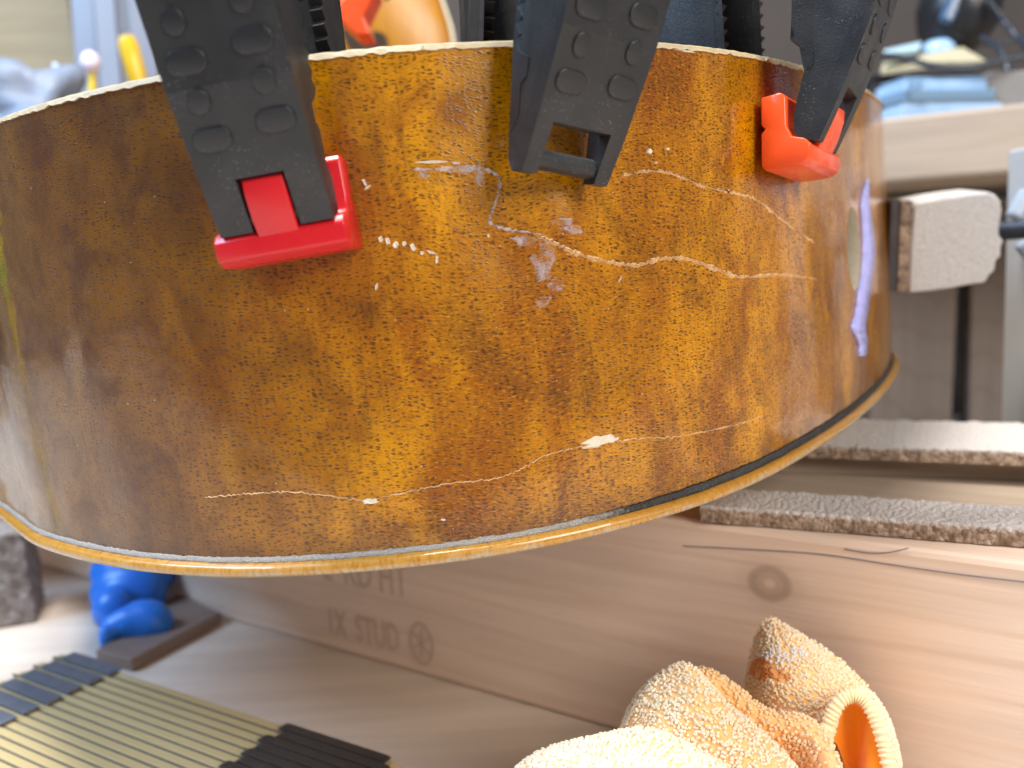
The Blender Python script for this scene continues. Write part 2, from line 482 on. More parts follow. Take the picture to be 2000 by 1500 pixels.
tag(rail, 'flat wooden rail under the farther cork strip', 'rail')
a, b = ext(on_plane(1650, 898, zr), on_plane(2000, 912, zr), -1.2, 2.0)
back_strip = strip_box('cork_strip', a, b, .062, zr+.0004, zr+.0060, M_CORK, .0006, 9, 200, 14, 4)
tag(back_strip, 'broad pale cork strip behind the instrument, farther of the two strips', 'cork strip', 'cork strips')

# ================================================================== CELLO
MC = cam_matrix(.0716135, R(8.80006), R(-5.7664))      # the same camera in the frame of the instrument's lower rim
CELLO_M = MW @ MC.inverted()
cello = empty('cello', CELLO_M)
tag(cello, 'amber varnished cello body without its top, cracked side rib, held in clamps', 'cello')
H = .120
vis = [(-.1643, .2782), (-.149, .2603), (-.1302, .2443), (-.1131, .2323), (-.1, .2245), (-.0761, .2142), (-.0555, .2099),
       (-.0424, .2087), (-.0232, .2086), (-.0039, .2113), (.0162, .2174), (.0383, .2282), (.0551, .2395), (.0752, .2572),
       (.1018, .2872), (.1235, .3151)]
E0 = Vector((.1360, .3330)); AX = Vector((-.824, .567)).normalized(); LAT = Vector((-.567, -.824)).normalized()
tw = [((Vector(p)-E0).dot(AX), (Vector(p)-E0).dot(LAT)) for p in vis][::-1]
tw = [(0, 0)] + tw + [(.262, .2035), (.300, .200), (.322, .168), (.372, .124), (.415, .116), (.458, .126), (.488, .152), (.512, .172),
                      (.560, .176), (.620, .168), (.675, .140), (.712, .098), (.733, .052), (.738, 0)]
half = catmull([Vector((t, w)) for t, w in tw], 24)
# a light smoothing of the traced points, then resample by arc length
for _ in range(60):
    half = [half[0]]+[(half[i-1]+2*half[i]+half[i+1])/4 for i in range(1, len(half)-1)]+[half[-1]]
full = [E0+AX*p.x-LAT*p.y for p in half[::-1]][:-1]+[E0+AX*p.x+LAT*p.y for p in half]   # mirror side first, endpin in the middle
i0 = len(half)-1
acc = [0.0]
for i in range(1, len(full)): acc.append(acc[-1]+(full[i]-full[i-1]).length)
S_E = acc[i0]
def samp(s):
    s += S_E
    lo, hi = 0, len(acc)-1
    while hi-lo > 1:
        m = (lo+hi)//2
        if acc[m] <= s: lo = m
        else: hi = m
    k = (s-acc[lo])/(acc[hi]-acc[lo]); return full[lo].lerp(full[hi], min(max(k, 0), 1))
def normal(s):
    t = (samp(s+.004)-samp(s-.004)).normalized()       # walks from the endpin to the left
    return Vector((-t.y, t.x))
# make sure it points outward
CEN = E0+AX*.2
if normal(.2).dot(samp(.2)-CEN) < 0:
    _n = normal
    def normal(s): return -_n(s)
S_MIN, S_MAX = -acc[i0]+.002, acc[-1]-acc[i0]-.002
def dent(s, z):
    """how far the cracked rib stands out of its ideal line"""
    d = .00045*mnoise.noise(Vector((s*38, z*22, 3)))
    d += .0012*math.exp(-((s-.168)/.008)**2)*math.exp(-((z-.075)/.03)**2)
    d -= .0010*math.exp(-((s-.186)/.012)**2)*math.exp(-((z-.08)/.04)**2)
    return d*min(1, z/.01)*1.0
def rp(s, z, off=0.0):
    p = samp(s)+normal(s)*(off+dent(s, z)); return Vector((p.x, p.y, z))
def rib_hit(px, py):
    """(arc length, height) of the rib under a photograph pixel"""
    o = MC.translation; q = MC @ Vector(((px-1000)/F, -(py-750)/F, -1.0)) - o
    d2 = Vector((q.x, q.y)); best = None
    N = 900; s0, s1 = -.06, .50
    prev = None
    for k in range(N+1):
        s = s0+(s1-s0)*k/N; p = samp(s)-Vector((o.x, o.y)); c = d2.x*p.y-d2.y*p.x
        if prev is not None and prev[0]*c <= 0:
            f = prev[0]/(prev[0]-c) if prev[0] != c else 0
            pp = prev[1].lerp(p, f); tt = pp.dot(d2)/d2.dot(d2)
            if tt > 0 and (best is None or tt < best[0]): best = (tt, s0+(s1-s0)*(k-1+f)/N)
        prev = (c, p)
    if best is None: return None
    return best[1], o.z+q.z*best[0]
# --- rib sheet
ss = []
s = S_MIN
while s < S_MAX:
    ss.append(s); s += .0015 if -.05 < s < .47 else .006
ss.append(S_MAX)
ZT = H-.0012
zs = [ZT*k/56 for k in range(57)]
HS, HZ = rib_hit(1667, 487)
HA, HB = .0105, .0155                                          # endpin hole half axes
def inside(s, z): return ((s-HS)/HA)**2+((z-HZ)/HB)**2
verts, faces, uvs = [], [], []
def nudge(s, z):
    r = math.sqrt(inside(s, z))
    if .85 < r < 1.16: return HS+(s-HS)/r, HZ+(z-HZ)/r
    return s, z
nz = len(zs)
for s in ss:
    for z in zs:
        a_, b_ = nudge(s, z)
        verts.append(rp(a_, b_)); uvs.append((a_*1000, b_*1000))
nout = len(verts)
for s in ss:
    for z in zs:
        a_, b_ = nudge(s, z)
        verts.append(rp(a_, b_, -.0016)); uvs.append((a_*1000+900, b_*1000))
for i in range(len(ss)-1):
    for j in range(nz-1):
        if inside((ss[i]+ss[i+1])/2, (zs[j]+zs[j+1])/2) < .93: continue
        q = (i*nz+j, (i+1)*nz+j, (i+1)*nz+j+1, i*nz+j+1)
        faces.append(q); faces.append(tuple(nout+k for k in q[::-1]))
rib = obj('side_rib', verts, faces, M_RIB, cello, True, uvs)
rib['label'] = 'amber figured maple rib with long cracks and dark pores'
# hole lining
hv, hf = [], []
for k in range(32):
    a_ = 2*math.pi*k/32
    for off in (.0001, -.016):
        sc_ = 1.0 if off > -.01 else .8
        p = rp(HS, HZ, off)+Vector((0, 0, HB*sc_*math.sin(a_)))
        tng = (samp(HS+.001)-samp(HS-.001)).normalized(); p += Vector((tng.x, tng.y, 0))*HA*sc_*math.cos(a_)
        hv.append(p)
for k in range(32):
    j = (k+1) % 32; hf.append((2*k, 2*k+1, 2*j+1, 2*j))
hf.append(tuple(2*k+1 for k in range(32)))
hl = obj('endpin_hole', hv, hf, plain('raw_hole_wood', (.66, .58, .44), .8, .2, 400, .4), cello, True)
hl['label'] = 'pale oval endpin hole in the end of the rib'
pg = [rp(HS+.0045, HZ-.0085, -.006), rp(HS-.0040, HZ-.0085, -.006), rp(HS-.0040, HZ+.0010, -.006), rp(HS+.0045, HZ+.0010, -.006)]
pg2 = [p+Vector((normal(HS).x, normal(HS).y, 0))*-.003 for p in pg]
obj('slate_plug', pg+pg2, [(0, 1, 2, 3), (4, 7, 6, 5), (0, 4, 5, 1), (1, 5, 6, 2), (2, 6, 7, 3), (3, 7, 4, 0)], plain('slate_grey', (.09, .125, .155), .6), cello)
# --- bare top edge where the table was glued
verts, faces, uvs = [], [], []
prof = [(.0001, ZT-.0002), (-.0002, ZT+.0008), (-.0007, H), (-.0020, H+.0001), (-.0022, ZT-.0005)]
es = []
s = S_MIN
while s < S_MAX: es.append(s); s += .0009 if -.05 < s < .47 else .006
for s in es:
    j = .0006*mnoise.noise(Vector((s*420, 1, 0)))+.0007*max(0, mnoise.noise(Vector((s*120, 5, 0))))
    if -.0 < s < .075: j += .0009*max(0, mnoise.noise(Vector((s*260, 9, 0)))+.5)
    for n_, (o_, z_) in enumerate(prof):
        zz = z_-(j+.0002 if n_ == 0 else 0)+(.0002*mnoise.noise(Vector((s*300, n_*7, 0))) if n_ else 0)
        oo = o_+(.0004 if n_ == 0 else 0)-dent(s, zz)+dent(s, ZT)
        verts.append(rp(s, zz, oo)); uvs.append((s*1000, z_*1000))
n_ = len(prof)
for i in range(len(es)-1):
    for k in range(n_):
        k2 = (k+1) % n_; faces.append((i*n_+k, (i+1)*n_+k, (i+1)*n_+k2, i*n_+k2))
re_ = obj('rib_edge', verts, faces, M_BARE, cello)
re_['label'] = 'thin pale bare wood top edge of the rib'
def sweep(name, prof, mat, s0, s1, step, jit=None, smooth=True, closed=True):
    vts, fcs, uvl = [], [], []
    n = len(prof); L = [0]
    for k in range(1, n): L.append(L[-1]+math.dist(prof[k], prof[k-1]))
    s = s0; cnt = 0
    while s <= s1:
        p = samp(s); nn = normal(s)
        for k, (o_, z_) in enumerate(prof):
            do, dz = jit(s, k) if jit else (0, 0)
            q = p+nn*(o_+do); vts.append((q.x, q.y, z_+dz)); uvl.append((s*1000, L[k]/L[-1]))
        s += step; cnt += 1
    for i in range(cnt-1):
        for k in range(n if closed else n-1):
            k2 = (k+1) % n; fcs.append((i*n+k, (i+1)*n+k, (i+1)*n+k2, i*n+k2))
    return obj(name, vts, fcs, mat, cello, smooth, uvl)
# --- back plate: overhanging rounded edge, then the arched back below
edge_prof = [(-.004, -.0001), (.0008, -.0001), (.0020, -.0003), (.0028, -.0009), (.0031, -.0018), (.0029, -.0027), (.0023, -.0034), (.0010, -.0038), (-.004, -.0040)]
def ej(s, k):
    n = .00030*mnoise.noise(Vector((s*90, k*.6, 0)))+.00018*mnoise.noise(Vector((s*350, k*2, 4)))
    return (n if 0 < k < 8 else 0, .6*n if 2 < k < 8 else 0)
pe = sweep('plate_edge', edge_prof, M_PLATE, S_MIN, S_MAX, .0015, ej, True, False)
pe['label'] = 'worn rounded rim of the back plate'
# arched back: rings shrinking to the centre line
ring = [samp(S_MIN+(S_MAX-S_MIN)*k/239) for k in range(240)]
cx = sum((p.x for p in ring))/240; cy = sum((p.y for p in ring))/240
verts, faces = [], []
for r_, z_ in ((.985, -.0052), (.9, -.0062), (.75, -.009), (.5, -.013), (.25, -.0155), (0.02, -.0165)):
    for p in ring: verts.append((cx+(p.x-cx)*r_, cy+(p.y-cy)*r_, z_*.55-.0014))
nr = 6
for i in range(nr-1):
    for k in range(240):
        k2 = (k+1) % 240; faces.append((i*240+k, i*240+k2, (i+1)*240+k2, (i+1)*240+k))
for r_, z_ in ((.99, -.0006), (0.02, -.0030)):
    for p in ring: verts.append((cx+(p.x-cx)*r_, cy+(p.y-cy)*r_, z_))
for k in range(240):
    k2 = (k+1) % 240; faces.append((6*240+k, 7*240+k, 7*240+k2, 6*240+k2))
obj('back_plate', verts, faces, mat_pine('back_maple', (.52, .30, .12), (.36, .17, .05), (1, 0, 0), 200), cello, True)
# --- joint: crumbly pale glue on the left, black seam on the right
SJ = rib_hit(1190, 995)[0]
def gj(s, k):
    w_ = max(0, min(1, (SJ+.02-s)/.06))*(.0011 if k in (1, 2) else 0)
    return (.00035*mnoise.noise(Vector((s*900, k*3, 0)))+.00025*mnoise.noise(Vector((s*140, k, 2))), .00034*mnoise.noise(Vector((s*700, k*3, 8)))+.00022*mnoise.noise(Vector((s*160, k, 7)))+w_)
t = NT('seam_glue'); uv = t.coord('UV'); x_, v_, _ = t.sep(uv)
n1 = t.noise(t.vscale(uv, (.9, 6, 0)), 1, 4, .65); n2 = t.noise(t.vscale(uv, (.05, 0, 0)), 1, 3); n3 = t.noise(t.vscale(uv, (3.5, 14, 0)), 1, 3)
e_ = t.math('ADD', x_, t.math('MULTIPLY', t.math('SUBTRACT', n1, .5), 60.0))
e_ = t.math('ADD', e_, t.math('MULTIPLY', t.math('SUBTRACT', n2, .5), 70.0))
glue = t.math('MULTIPLY', t.rng(e_, SJ*1000-14, SJ*1000+22), t.rng(n3, .30, .52, .25, 1))
t.set(t.mix(glue, (.022, .018, .016), t.mix(n3, (.24, .20, .16), (.56, .51, .45))), t.rng(glue, 0, 1, .35, .7), t.bump(t.math('ADD', n1, n3), .6, .0006))
bead = [(-.0004, .0002), (.0001, .0012), (.0005, .0009), (.0008, .0003), (.0010, -.0003), (-.0004, -.0003)]
gb = sweep('joint_seam', bead, t.m, S_MIN, S_MAX, .0008, gj); gb['label'] = 'joint line, crumbly pale glue on the left turning black on the right'
# --- cracks as raised splintered lips on the rib
def crack(pts, w, mat, name='crack', h=.00035, seed=0, jag=.0006):
    P = []
    for x_, y_ in pts:
        q = rib_hit(x_, y_)
        if q: P.append(Vector((q[0], q[1])))
    P = catmull(P, 22); vts, fcs = [], []
    m = len(P)
    for i, p in enumerate(P):
        t = (P[min(i+1, m-1)]-P[max(i-1, 0)]).normalized(); nrm = Vector((-t.y, t.x))
        e = min(1, i/8, (m-1-i)/8)
        p2 = p+nrm*jag*(mnoise.noise(Vector((i*.45, seed, 0)))+.6*mnoise.noise(Vector((i*1.3, seed, 5))))
        ww = w*(.25+.75*e)*max(.35, .62+.9*mnoise.noise(Vector((i*.13, seed, 9)))+.35*abs(mnoise.noise(Vector((i*.8, seed, 2)))))
        for k, hh in ((-1, -.00005), (-.35, h), (.15, h*.25), (.45, h*.9), (1, -.00005)):
            q = p2+nrm*ww*k; vts.append(rp(q.x, q.y, hh*(.85+.3*random.random())+.00006))
    for i in range(m-1):
        for k in range(4):
            fcs.append((i*5+k, (i+1)*5+k, (i+1)*5+k+1, i*5+k+1))
    return obj(name, vts, fcs, mat, cello)
c1 = crack([(800, 332), (850, 330), (930, 326), (968, 338), (978, 360), (968, 400), (958, 432), (985, 446), (1040, 455)], .00042, M_CRACKG, seed=1)
c1['label'] = 'white glue filled crack stepping down beside the middle clamp'
c2 = crack([(1040, 455), (1080, 475), (1125, 496), (1180, 510), (1240, 518), (1290, 506), (1340, 506), (1400, 527), (1450, 541), (1520, 537), (1592, 545)], .00072, M_CRACK, h=.0006, seed=2)
c2['label'] = 'longest open crack running right from the middle clamp'
c3 = crack([(1212, 343), (1265, 334), (1315, 340), (1370, 362), (1430, 376), (1480, 392), (1530, 432), (1590, 475)], .00050, M_CRACK, seed=3)
c3['label'] = 'fine crack curving right below the middle clamp window'
c4 = crack([(400, 972), (480, 965), (560, 961), (640, 968), (715, 976), (800, 960), (880, 944), (960, 936), (1010, 920), (1060, 892), (1110, 878), (1150, 868)], .00018, M_CRACK, seed=4, h=.0002)
c4['label'] = 'hairline crack low on the rib, left of the big chip'
c5 = crack([(1195, 864), (1250, 856), (1320, 853), (1390, 840), (1450, 826), (1490, 812)], .00026, M_CRACK, seed=5, h=.0002)
c5['label'] = 'hairline crack low on the rib, right of the big chip'
M_GAP = plain('open_crack', (.035, .014, .005), .7, .3, 300)
for pts_, sd_, w_ in (([(1040, 455), (1080, 474), (1125, 495), (1180, 509), (1240, 517), (1290, 505), (1340, 505), (1400, 526), (1450, 540)], 2, .00009), ([(1212, 342), (1265, 333), (1315, 339), (1370, 361), (1430, 375)], 3, .00005)):
    crack(pts_, w_, M_GAP, 'crack_gap', h=.00045, seed=sd_)
# --- chips of bare wood
def chip(cx_, cy_, w_, h_, rot, mat=M_CHIP, seed=0, n=11, hgt=.0004):
    q = rib_hit(cx_, cy_)
    if not q: return
    e = rib_hit(cx_+10, cy_); kx = abs(q[0]-e[0])/10; e = rib_hit(cx_, cy_+10); ky = abs(q[1]-e[1])/10
    ca, sa = math.cos(R(rot)), math.sin(R(rot)); vts = []
    for lay, (k_, hh) in enumerate(((1, -.00004), (.72, hgt))):
        for i in range(n):
            a_ = 2*math.pi*i/n; r_ = k_*(.62+.5*abs(mnoise.noise(Vector((i*1.7, seed*3.1, .5))))+(.2 if n < 15 else .27)*((seed*7+i*5) % 3)/2)
            dx, dy = w_/2*r_*math.cos(a_), h_/2*r_*math.sin(a_)
            X, Y = dx*ca-dy*sa, dx*sa+dy*ca
            vts.append(rp(q[0]-X*kx, q[1]-Y*ky, hh+.00005))
    vts.append(rp(q[0], q[1], hgt*.4))
    fcs = [(i, (i+1) % n, n+(i+1) % n, n+i) for i in range(n)]+[(n+i, n+(i+1) % n, 2*n) for i in range(n)]
    return obj('chip', vts, fcs, mat, cello)
for k, a_ in enumerate([(1168, 863, 70, 24, -6), (1190, 858, 40, 18, 10), (724, 979, 38, 12, 3), (843, 316, 78, 7, 2), (890, 318, 22, 6, 10), (712, 357, 7, 20, -20), (718, 366, 22, 6, -30),
        (743, 467, 11, 15, 10), (757, 471, 12, 17, -10), (773, 478, 13, 17, 0), (789, 476, 10, 13, 20), (806, 483, 12, 20, -20), (824, 494, 9, 9, 0), (842, 493, 22, 6, 25), (853, 507, 8, 20, 5),
        (1268, 296, 14, 14, 0), (1302, 291, 9, 8, 30), (955, 460, 5, 10, 10), (1210, 545, 20, 3, -60), (735, 560, 7, 16, 20), (553, 960, 5, 4, 0), (866, 1015, 14, 4, 10), (1280, 318, 7, 5, 0),
        (1498, 118, 10, 8, 0), (825, 93, 8, 12, 0), (1340, 100, 46, 5, 4)]):
    chip(*a_[:4], a_[4], seed=k+1, n=19 if k < 3 else 11)
# --- white residue and painted reflective haze by the crack
t = NT('residue_haze_film'); c_ = t.coord(); n_ = t.noise(c_, 260, 5, .62)
t.set((.62, .60, .68), t.rng(n_, .3, .7, .12, .4), t.bump(n_, .5, .0005), spec=.5); t.put(t.b.inputs['Alpha'], t.rng(n_, .36, .74, 0, .62)); M_RESIDUE_HAZE = t.m
for k, a_ in enumerate([(1060, 505, 46, 110, 6), (1092, 438, 46, 26, -10), (1118, 448, 40, 20, 15), (1030, 470, 60, 22, 15), (905, 330, 70, 16, 0), (828, 342, 26, 16, 0), (1085, 558, 34, 30, 0), (1060, 590, 40, 22, -30), (940, 345, 20, 40, 10)]):
    o_ = chip(*a_, mat=M_RESIDUE_HAZE, seed=40+k, n=16, hgt=.00012)
    o_.name = 'residue_haze'
# --- lilac reflection on the rib's end, built as a thin coloured strip
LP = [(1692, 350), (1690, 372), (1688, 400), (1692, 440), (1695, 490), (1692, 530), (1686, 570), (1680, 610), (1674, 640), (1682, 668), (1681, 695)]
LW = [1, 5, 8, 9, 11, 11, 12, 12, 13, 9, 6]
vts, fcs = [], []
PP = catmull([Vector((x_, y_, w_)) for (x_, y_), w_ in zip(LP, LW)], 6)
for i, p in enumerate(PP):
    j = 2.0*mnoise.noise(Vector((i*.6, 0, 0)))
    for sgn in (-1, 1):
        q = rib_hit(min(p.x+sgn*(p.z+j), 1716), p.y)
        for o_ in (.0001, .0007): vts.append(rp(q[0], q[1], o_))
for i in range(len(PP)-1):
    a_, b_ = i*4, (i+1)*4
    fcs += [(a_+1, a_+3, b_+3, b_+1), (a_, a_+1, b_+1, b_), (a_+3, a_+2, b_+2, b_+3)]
fr = obj('lilac_reflection', vts, fcs, M_LILAC, cello, True); fr['label'] = 'ragged lilac reflection down the end of the rib, built as a thin strip'

# ================================================================== CLAMPS
def sheet(xs_of, zs_, nxc, mask, yf, th):
    """bent plate: cells (ix, iz) where mask is true; outer face at yf(z)"""
    bm = bmesh.new(); idx = {}
    def V(i, k, s):
        if (i, k, s) not in idx:
            z = zs_[k]; idx[i, k, s] = bm.verts.new((xs_of(i, z), yf(z)-(th if s else 0), z))
        return idx[i, k, s]
    nzc = len(zs_)-1
    ok = lambda i, k: 0 <= i < nxc and 0 <= k < nzc and mask(i, k)
    for i in range(nxc):
        for k in range(nzc):
            if not ok(i, k): continue
            bm.faces.new((V(i, k, 0), V(i+1, k, 0), V(i+1, k+1, 0), V(i, k+1, 0)))
            bm.faces.new((V(i, k, 1), V(i, k+1, 1), V(i+1, k+1, 1), V(i+1, k, 1)))
            for di, dk, e in ((-1, 0, ((i, k+1), (i, k))), (1, 0, ((i+1, k), (i+1, k+1))), (0, -1, ((i, k), (i+1, k))), (0, 1, ((i+1, k+1), (i, k+1)))):
                if not ok(i+di, k+dk):
                    (a0, b0), (a1, b1) = e
                    bm.faces.new((V(a0, b0, 0), V(a0, b0, 1), V(a1, b1, 1), V(a1, b1, 0)))
    return bm
def pill(sx, sz, h, st=0.0):
    """low rounded button lying on the xz plane, rising along +y"""
    bm = bmesh.new(); n = 24; rings = []
    for sc_, y in ((1.0, -.0002), (1.0, h*.65), (.96, h*.92), (.88, h)):
        ring_ = []
        for k in range(n):
            a_ = 2*math.pi*(k+.5)/n; c, s_ = math.cos(a_), math.sin(a_)
            ring_.append(bm.verts.new(((sx/2*c+math.copysign(st/2, c))*(1-(1-sc_)*.8), y, sz/2*s_*sc_)))
        rings.append(ring_)
    for a_, b_ in zip(rings, rings[1:]):
        for k in range(n): bm.faces.new((a_[k], a_[(k+1) % n], b_[(k+1) % n], b_[k]))
    bm.faces.new(rings[-1])
    me = bpy.data.meshes.new('grip_button'); bmesh.ops.recalc_face_normals(bm, faces=bm.faces); bm.to_mesh(me); bm.free(); me.shade_smooth()
    me.materials.append(M_CLAMP); return me
PILL, ROUND = pill(.0050, .0050, .0005, .0034), pill(.0046, .0054, .0005)
def lerp_tab(tab, z):
    if z <= tab[0][0]: return tab[0][1]
    for (a0, v0), (a1, v1) in zip(tab, tab[1:]):
        if z <= a1: return v0+(v1-v0)*(z-a0)/(a1-a0)
    return tab[-1][1]
def clamp(name, px, py, beta, alpha, w0, slot_w, slot_h, pad_mat, label, tip_up=.0, yaw=0., standoff=.0, rear_pad=None, wall_d=1.0, w1=1.14, pad_yaw=0):
    s_, z_ = rib_hit(px, py)
    n2 = normal(s_); out = Vector((n2.x, n2.y, 0)); tang = Vector((0, 0, 1)).cross(out)*-1     # tang points right seen from outside
    if tang.dot(Vector((1, 0, 0))) < 0: tang = -tang
    o_ = rp(s_, z_)
    M = Matrix(((tang.x, out.x, 0, o_.x), (tang.y, out.y, 0, o_.y), (tang.z, out.z, 1, o_.z), (0, 0, 0, 1)))
    M = M @ Matrix.Rotation(R(beta), 4, 'Y')
    root = empty(name, CELLO_M @ M)
    tag(root, label, 'clamp', 'spring clamps on the rib')
    LEN = .128
    dtab = [(0, .0066), (.012, .0108), (.03, .0162), (.06, .0220), (.09, .0240), (LEN, .019)]
    D = lambda z: lerp_tab(dtab, z)*wall_d
    W = lambda z: w0*lerp_tab([(0, 1), (.06, w1), (LEN, w1*1.04)], z)
    WT, FT = .0030, .0042
    def half(side):
        jaw_name = 'front_jaw' if side > 0 else 'rear_jaw'
        J = Matrix.Translation((0, (.0074+standoff) if side > 0 else -.0090, tip_up))
        if side < 0: J = J @ Matrix.Diagonal((1, -1, 1, 1))
        J = J @ (Matrix.Rotation(R(-yaw), 4, 'Z') if side > 0 else Matrix.Identity(4)) @ Matrix.Rotation(R(-alpha), 4, 'X')
        # plate with an open slot at the tip
        zl = [0, slot_h*.5, slot_h, .030, .045, .060, .078, .096, .112, LEN]
        xs = lambda i, z: (-W(z)/2, -slot_w/2, slot_w/2, W(z)/2)[i]
        bm = sheet(xs, zl, 3, lambda i, k: not (i == 1 and k < 2), D, FT)
        # the two serrated side walls
        inner = []
        zz = .026
        while zz < .100:
            inner += [(.0012+.0003*random.random(), zz), (-.0008-.0004*random.random(), zz+.0019+.0004*random.random())]
            zz += .0037
        prof_ = [(.0008, .0030), (.0022, .0004), (lerp_tab(dtab, 0)*wall_d-.0026, 0)]
        prof_ += [(D(z)-FT-.00005, z) for z in zl[2:]]
        prof_ += [(.004, LEN), (.0018, .104)]+inner[::-1]+[(.0052, .0245), (.0052, .0205), (.0030, .0190), (.0032, .0120), (.0008, .0085)]
        for sx in (-1, 1):
            lo = [bm.verts.new((sx*W(z)/2, y, z)) for y, z in prof_]
            hi = [bm.verts.new((sx*(W(z)/2-WT), y, z)) for y, z in prof_]
            bm.faces.new(lo); bm.faces.new(hi[::-1])
            m = len(prof_)
            for k in range(m): bm.faces.new((lo[k], lo[(k+1) % m], hi[(k+1) % m], hi[k]))
        bmesh.ops.triangulate(bm, faces=[f for f in bm.faces if len(f.verts) > 4])
        bm.transform(J)
        if side < 0: bmesh.ops.reverse_faces(bm, faces=bm.faces)
        jaw = bm_obj(jaw_name, bm, M_CLAMP, root)
        bevel_mod(jaw, .00045, 2, 50)
        for col, off in ((-1, 0), (1, .0016)):
            z = slot_h+.0085+off; k = 0
            while z < .1:
                me = PILL if k % 2 == 0 else ROUND
                e = .001; sl = (D(z+e)-D(z-e))/(2*e)
                g = bpy.data.objects.new('grip_button', me); COL.objects.link(g); g.parent = jaw
                g.matrix_local = J @ Matrix.Translation((col*W(z)*.27, D(z), z)) @ Matrix.Rotation(-math.atan(sl), 4, 'X')
                z += .0075; k += 1
        # pin across the slot
        bm = bmesh.new(); bmesh.ops.create_cone(bm, cap_ends=True, segments=16, radius1=.0024, radius2=.0024, depth=slot_w+.002)
        bm.transform(J @ Matrix.Translation((0, .0046, .0034)) @ Matrix.Rotation(R(90), 4, 'Y'))
        smooth_angle(bm_obj('hinge_pin', bm, M_CLAMP, jaw), 40)
        pm = pad_mat if side > 0 else rear_pad
        if pm: pad(J0=Matrix.Translation((0, standoff+abs(pad_yaw)*.00016 if side > 0 else -.0016, tip_up)) @ Matrix.Rotation(R(-pad_yaw if side > 0 else 0), 4, 'Z') @ (Matrix.Identity(4) if side > 0 else Matrix.Diagonal((1, -1, 1, 1))), pm=pm, w=w0*1.16, sw=slot_w, root=root, neg=side < 0)
        # handle above the pivot
        hz = [LEN, LEN+.03, LEN+.07]
        bm = sheet(lambda i, z: (-W(LEN)/2, W(LEN)/2)[i], hz, 1, lambda i, k: True, lambda z: .014*wall_d+(z-LEN)*.35, .005)
        bm.transform(J)
        bm_obj('handle', bm, M_CLAMP, root)
    def pad(J0, pm, w, sw, root, neg):
        base = [(.0001, .0132), (.0058, .0138), (.0070, .0124), (.0072, .0044), (.0086, .0012), (.0124, .0002), (.0140, -.0016), (.0136, -.0056), (.0112, -.0072), (.0012, -.0076), (.0001, -.0062),
                (.0001, .0030), (.0013, .0042), (.0001, .0054)]
        tong = [(.0118, -.0004), (.0138, -.0020), (.0158, .0020), (.0174, .0070), (.0176, .0104), (.0156, .0116), (.0128, .0112), (.0116, .0050), (.0108, .0010), (.0092, .0000)]
        bm = bmesh.new()
        for pr, ww in ((base, w), (tong, sw*.86)):
            a_ = [bm.verts.new((-ww/2, y, z)) for y, z in pr]; b_ = [bm.verts.new((ww/2, y, z)) for y, z in pr]; m = len(pr)
            bm.faces.new(a_); bm.faces.new(b_[::-1])
            for k in range(m): bm.faces.new((a_[k], a_[(k+1) % m], b_[(k+1) % m], b_[k]))
        bm.transform(J0)
        bmesh.ops.recalc_face_normals(bm, faces=bm.faces)
        o = bm_obj('swivel_pad', bm, pm, root); bevel_mod(o, .00045, 2, 30); o.data.shade_smooth()
        return o
    half(1); half(-1)
    bm = bmesh.new(); bmesh.ops.create_cone(bm, cap_ends=True, segments=20, radius1=.005, radius2=.005, depth=w0*1.3)
    bm.transform(Matrix.Translation((0, 0, LEN-.008)) @ Matrix.Rotation(R(90), 4, 'Y')); smooth_angle(bm_obj('pivot', bm, M_STEEL, root))
    return root
clamp('spring_clamp', 578, 444, -4.0, 4, .0258, .0108, .0115, M_RED, 'black spring clamp with a red pad, leftmost of the three clamps', rear_pad=M_RED, w1=1.05)
clamp('spring_clamp', 1056, 354, 10.5, 4, .0256, .0172, .0112, None, 'black spring clamp with no pad and an open slot, in the middle', rear_pad=None, standoff=-.0030, yaw=16)
clamp('spring_clamp', 1516, 298, 6.5, 3, .0260, .0150, .0150, M_ORANGE, 'black spring clamp with an orange pad, rightmost of the three clamps', rear_pad=M_RED, yaw=11, pad_yaw=5, wall_d=1.2)

# ================================================================== END CLAMP, RIGHT
def extrude_poly(name, poly, depth, mat, parent=None, M=None, bev=0, jit=0, cuts=0):
    """polygon in the xz plane made a slab from y = 0 to y = depth"""
    bm = bmesh.new()
    a_ = [bm.verts.new((x, 0, z)) for x, z in poly]; b_ = [bm.verts.new((x, depth, z)) for x, z in poly]; m = len(poly)
    bm.faces.new(a_); bm.faces.new(b_[::-1])
    for k in range(m): bm.faces.new((a_[k], b_[k], b_[(k+1) % m], a_[(k+1) % m]))
    if cuts:
        bmesh.ops.triangulate(bm, faces=bm.faces); bmesh.ops.subdivide_edges(bm, edges=bm.edges, cuts=cuts)
    if jit:
        for v in bm.verts: v.co += mnoise.noise_vector(v.co*300)*jit
    o = bm_obj(name, bm, mat, parent)
    if M is not None: o.matrix_local = M
    if bev: bevel_mod(o, bev)
    return o
BD = .405
bo = at(1776, 572, BD); bx_ = (at(1940, 560, BD)-bo); u = bx_.length/164          # metres per photograph pixel here
up_ = MW.to_3x3() @ Vector((0, 1, 0)); tocam = MW.to_3x3() @ Vector((0, 0, 1))
BM = frame(bo, MW.to_3x3() @ Vector((1, .035, .06)), up_) @ Matrix.Rotation(R(15), 4, 'X')
blk = empty('end_block', BM)
tag(blk, 'pale rounded wooden block with a cork face pressed against the end of the rib', 'block')
poly = [(0, 0), (40, 2), (80, 6), (120, 12), (143, 14), (150, 30), (158, 34), (160, 58), (168, 62), (166, 84), (171, 92), (160, 104), (160, 120), (162, 150), (158, 168), (148, 180), (134, 186), (100, 184), (60, 180), (0, 172), (-3, 90)]
extrude_poly('block_body', [(x*u, z*u) for x, z in poly], .030, M_BLOCK, blk, None, .0012)
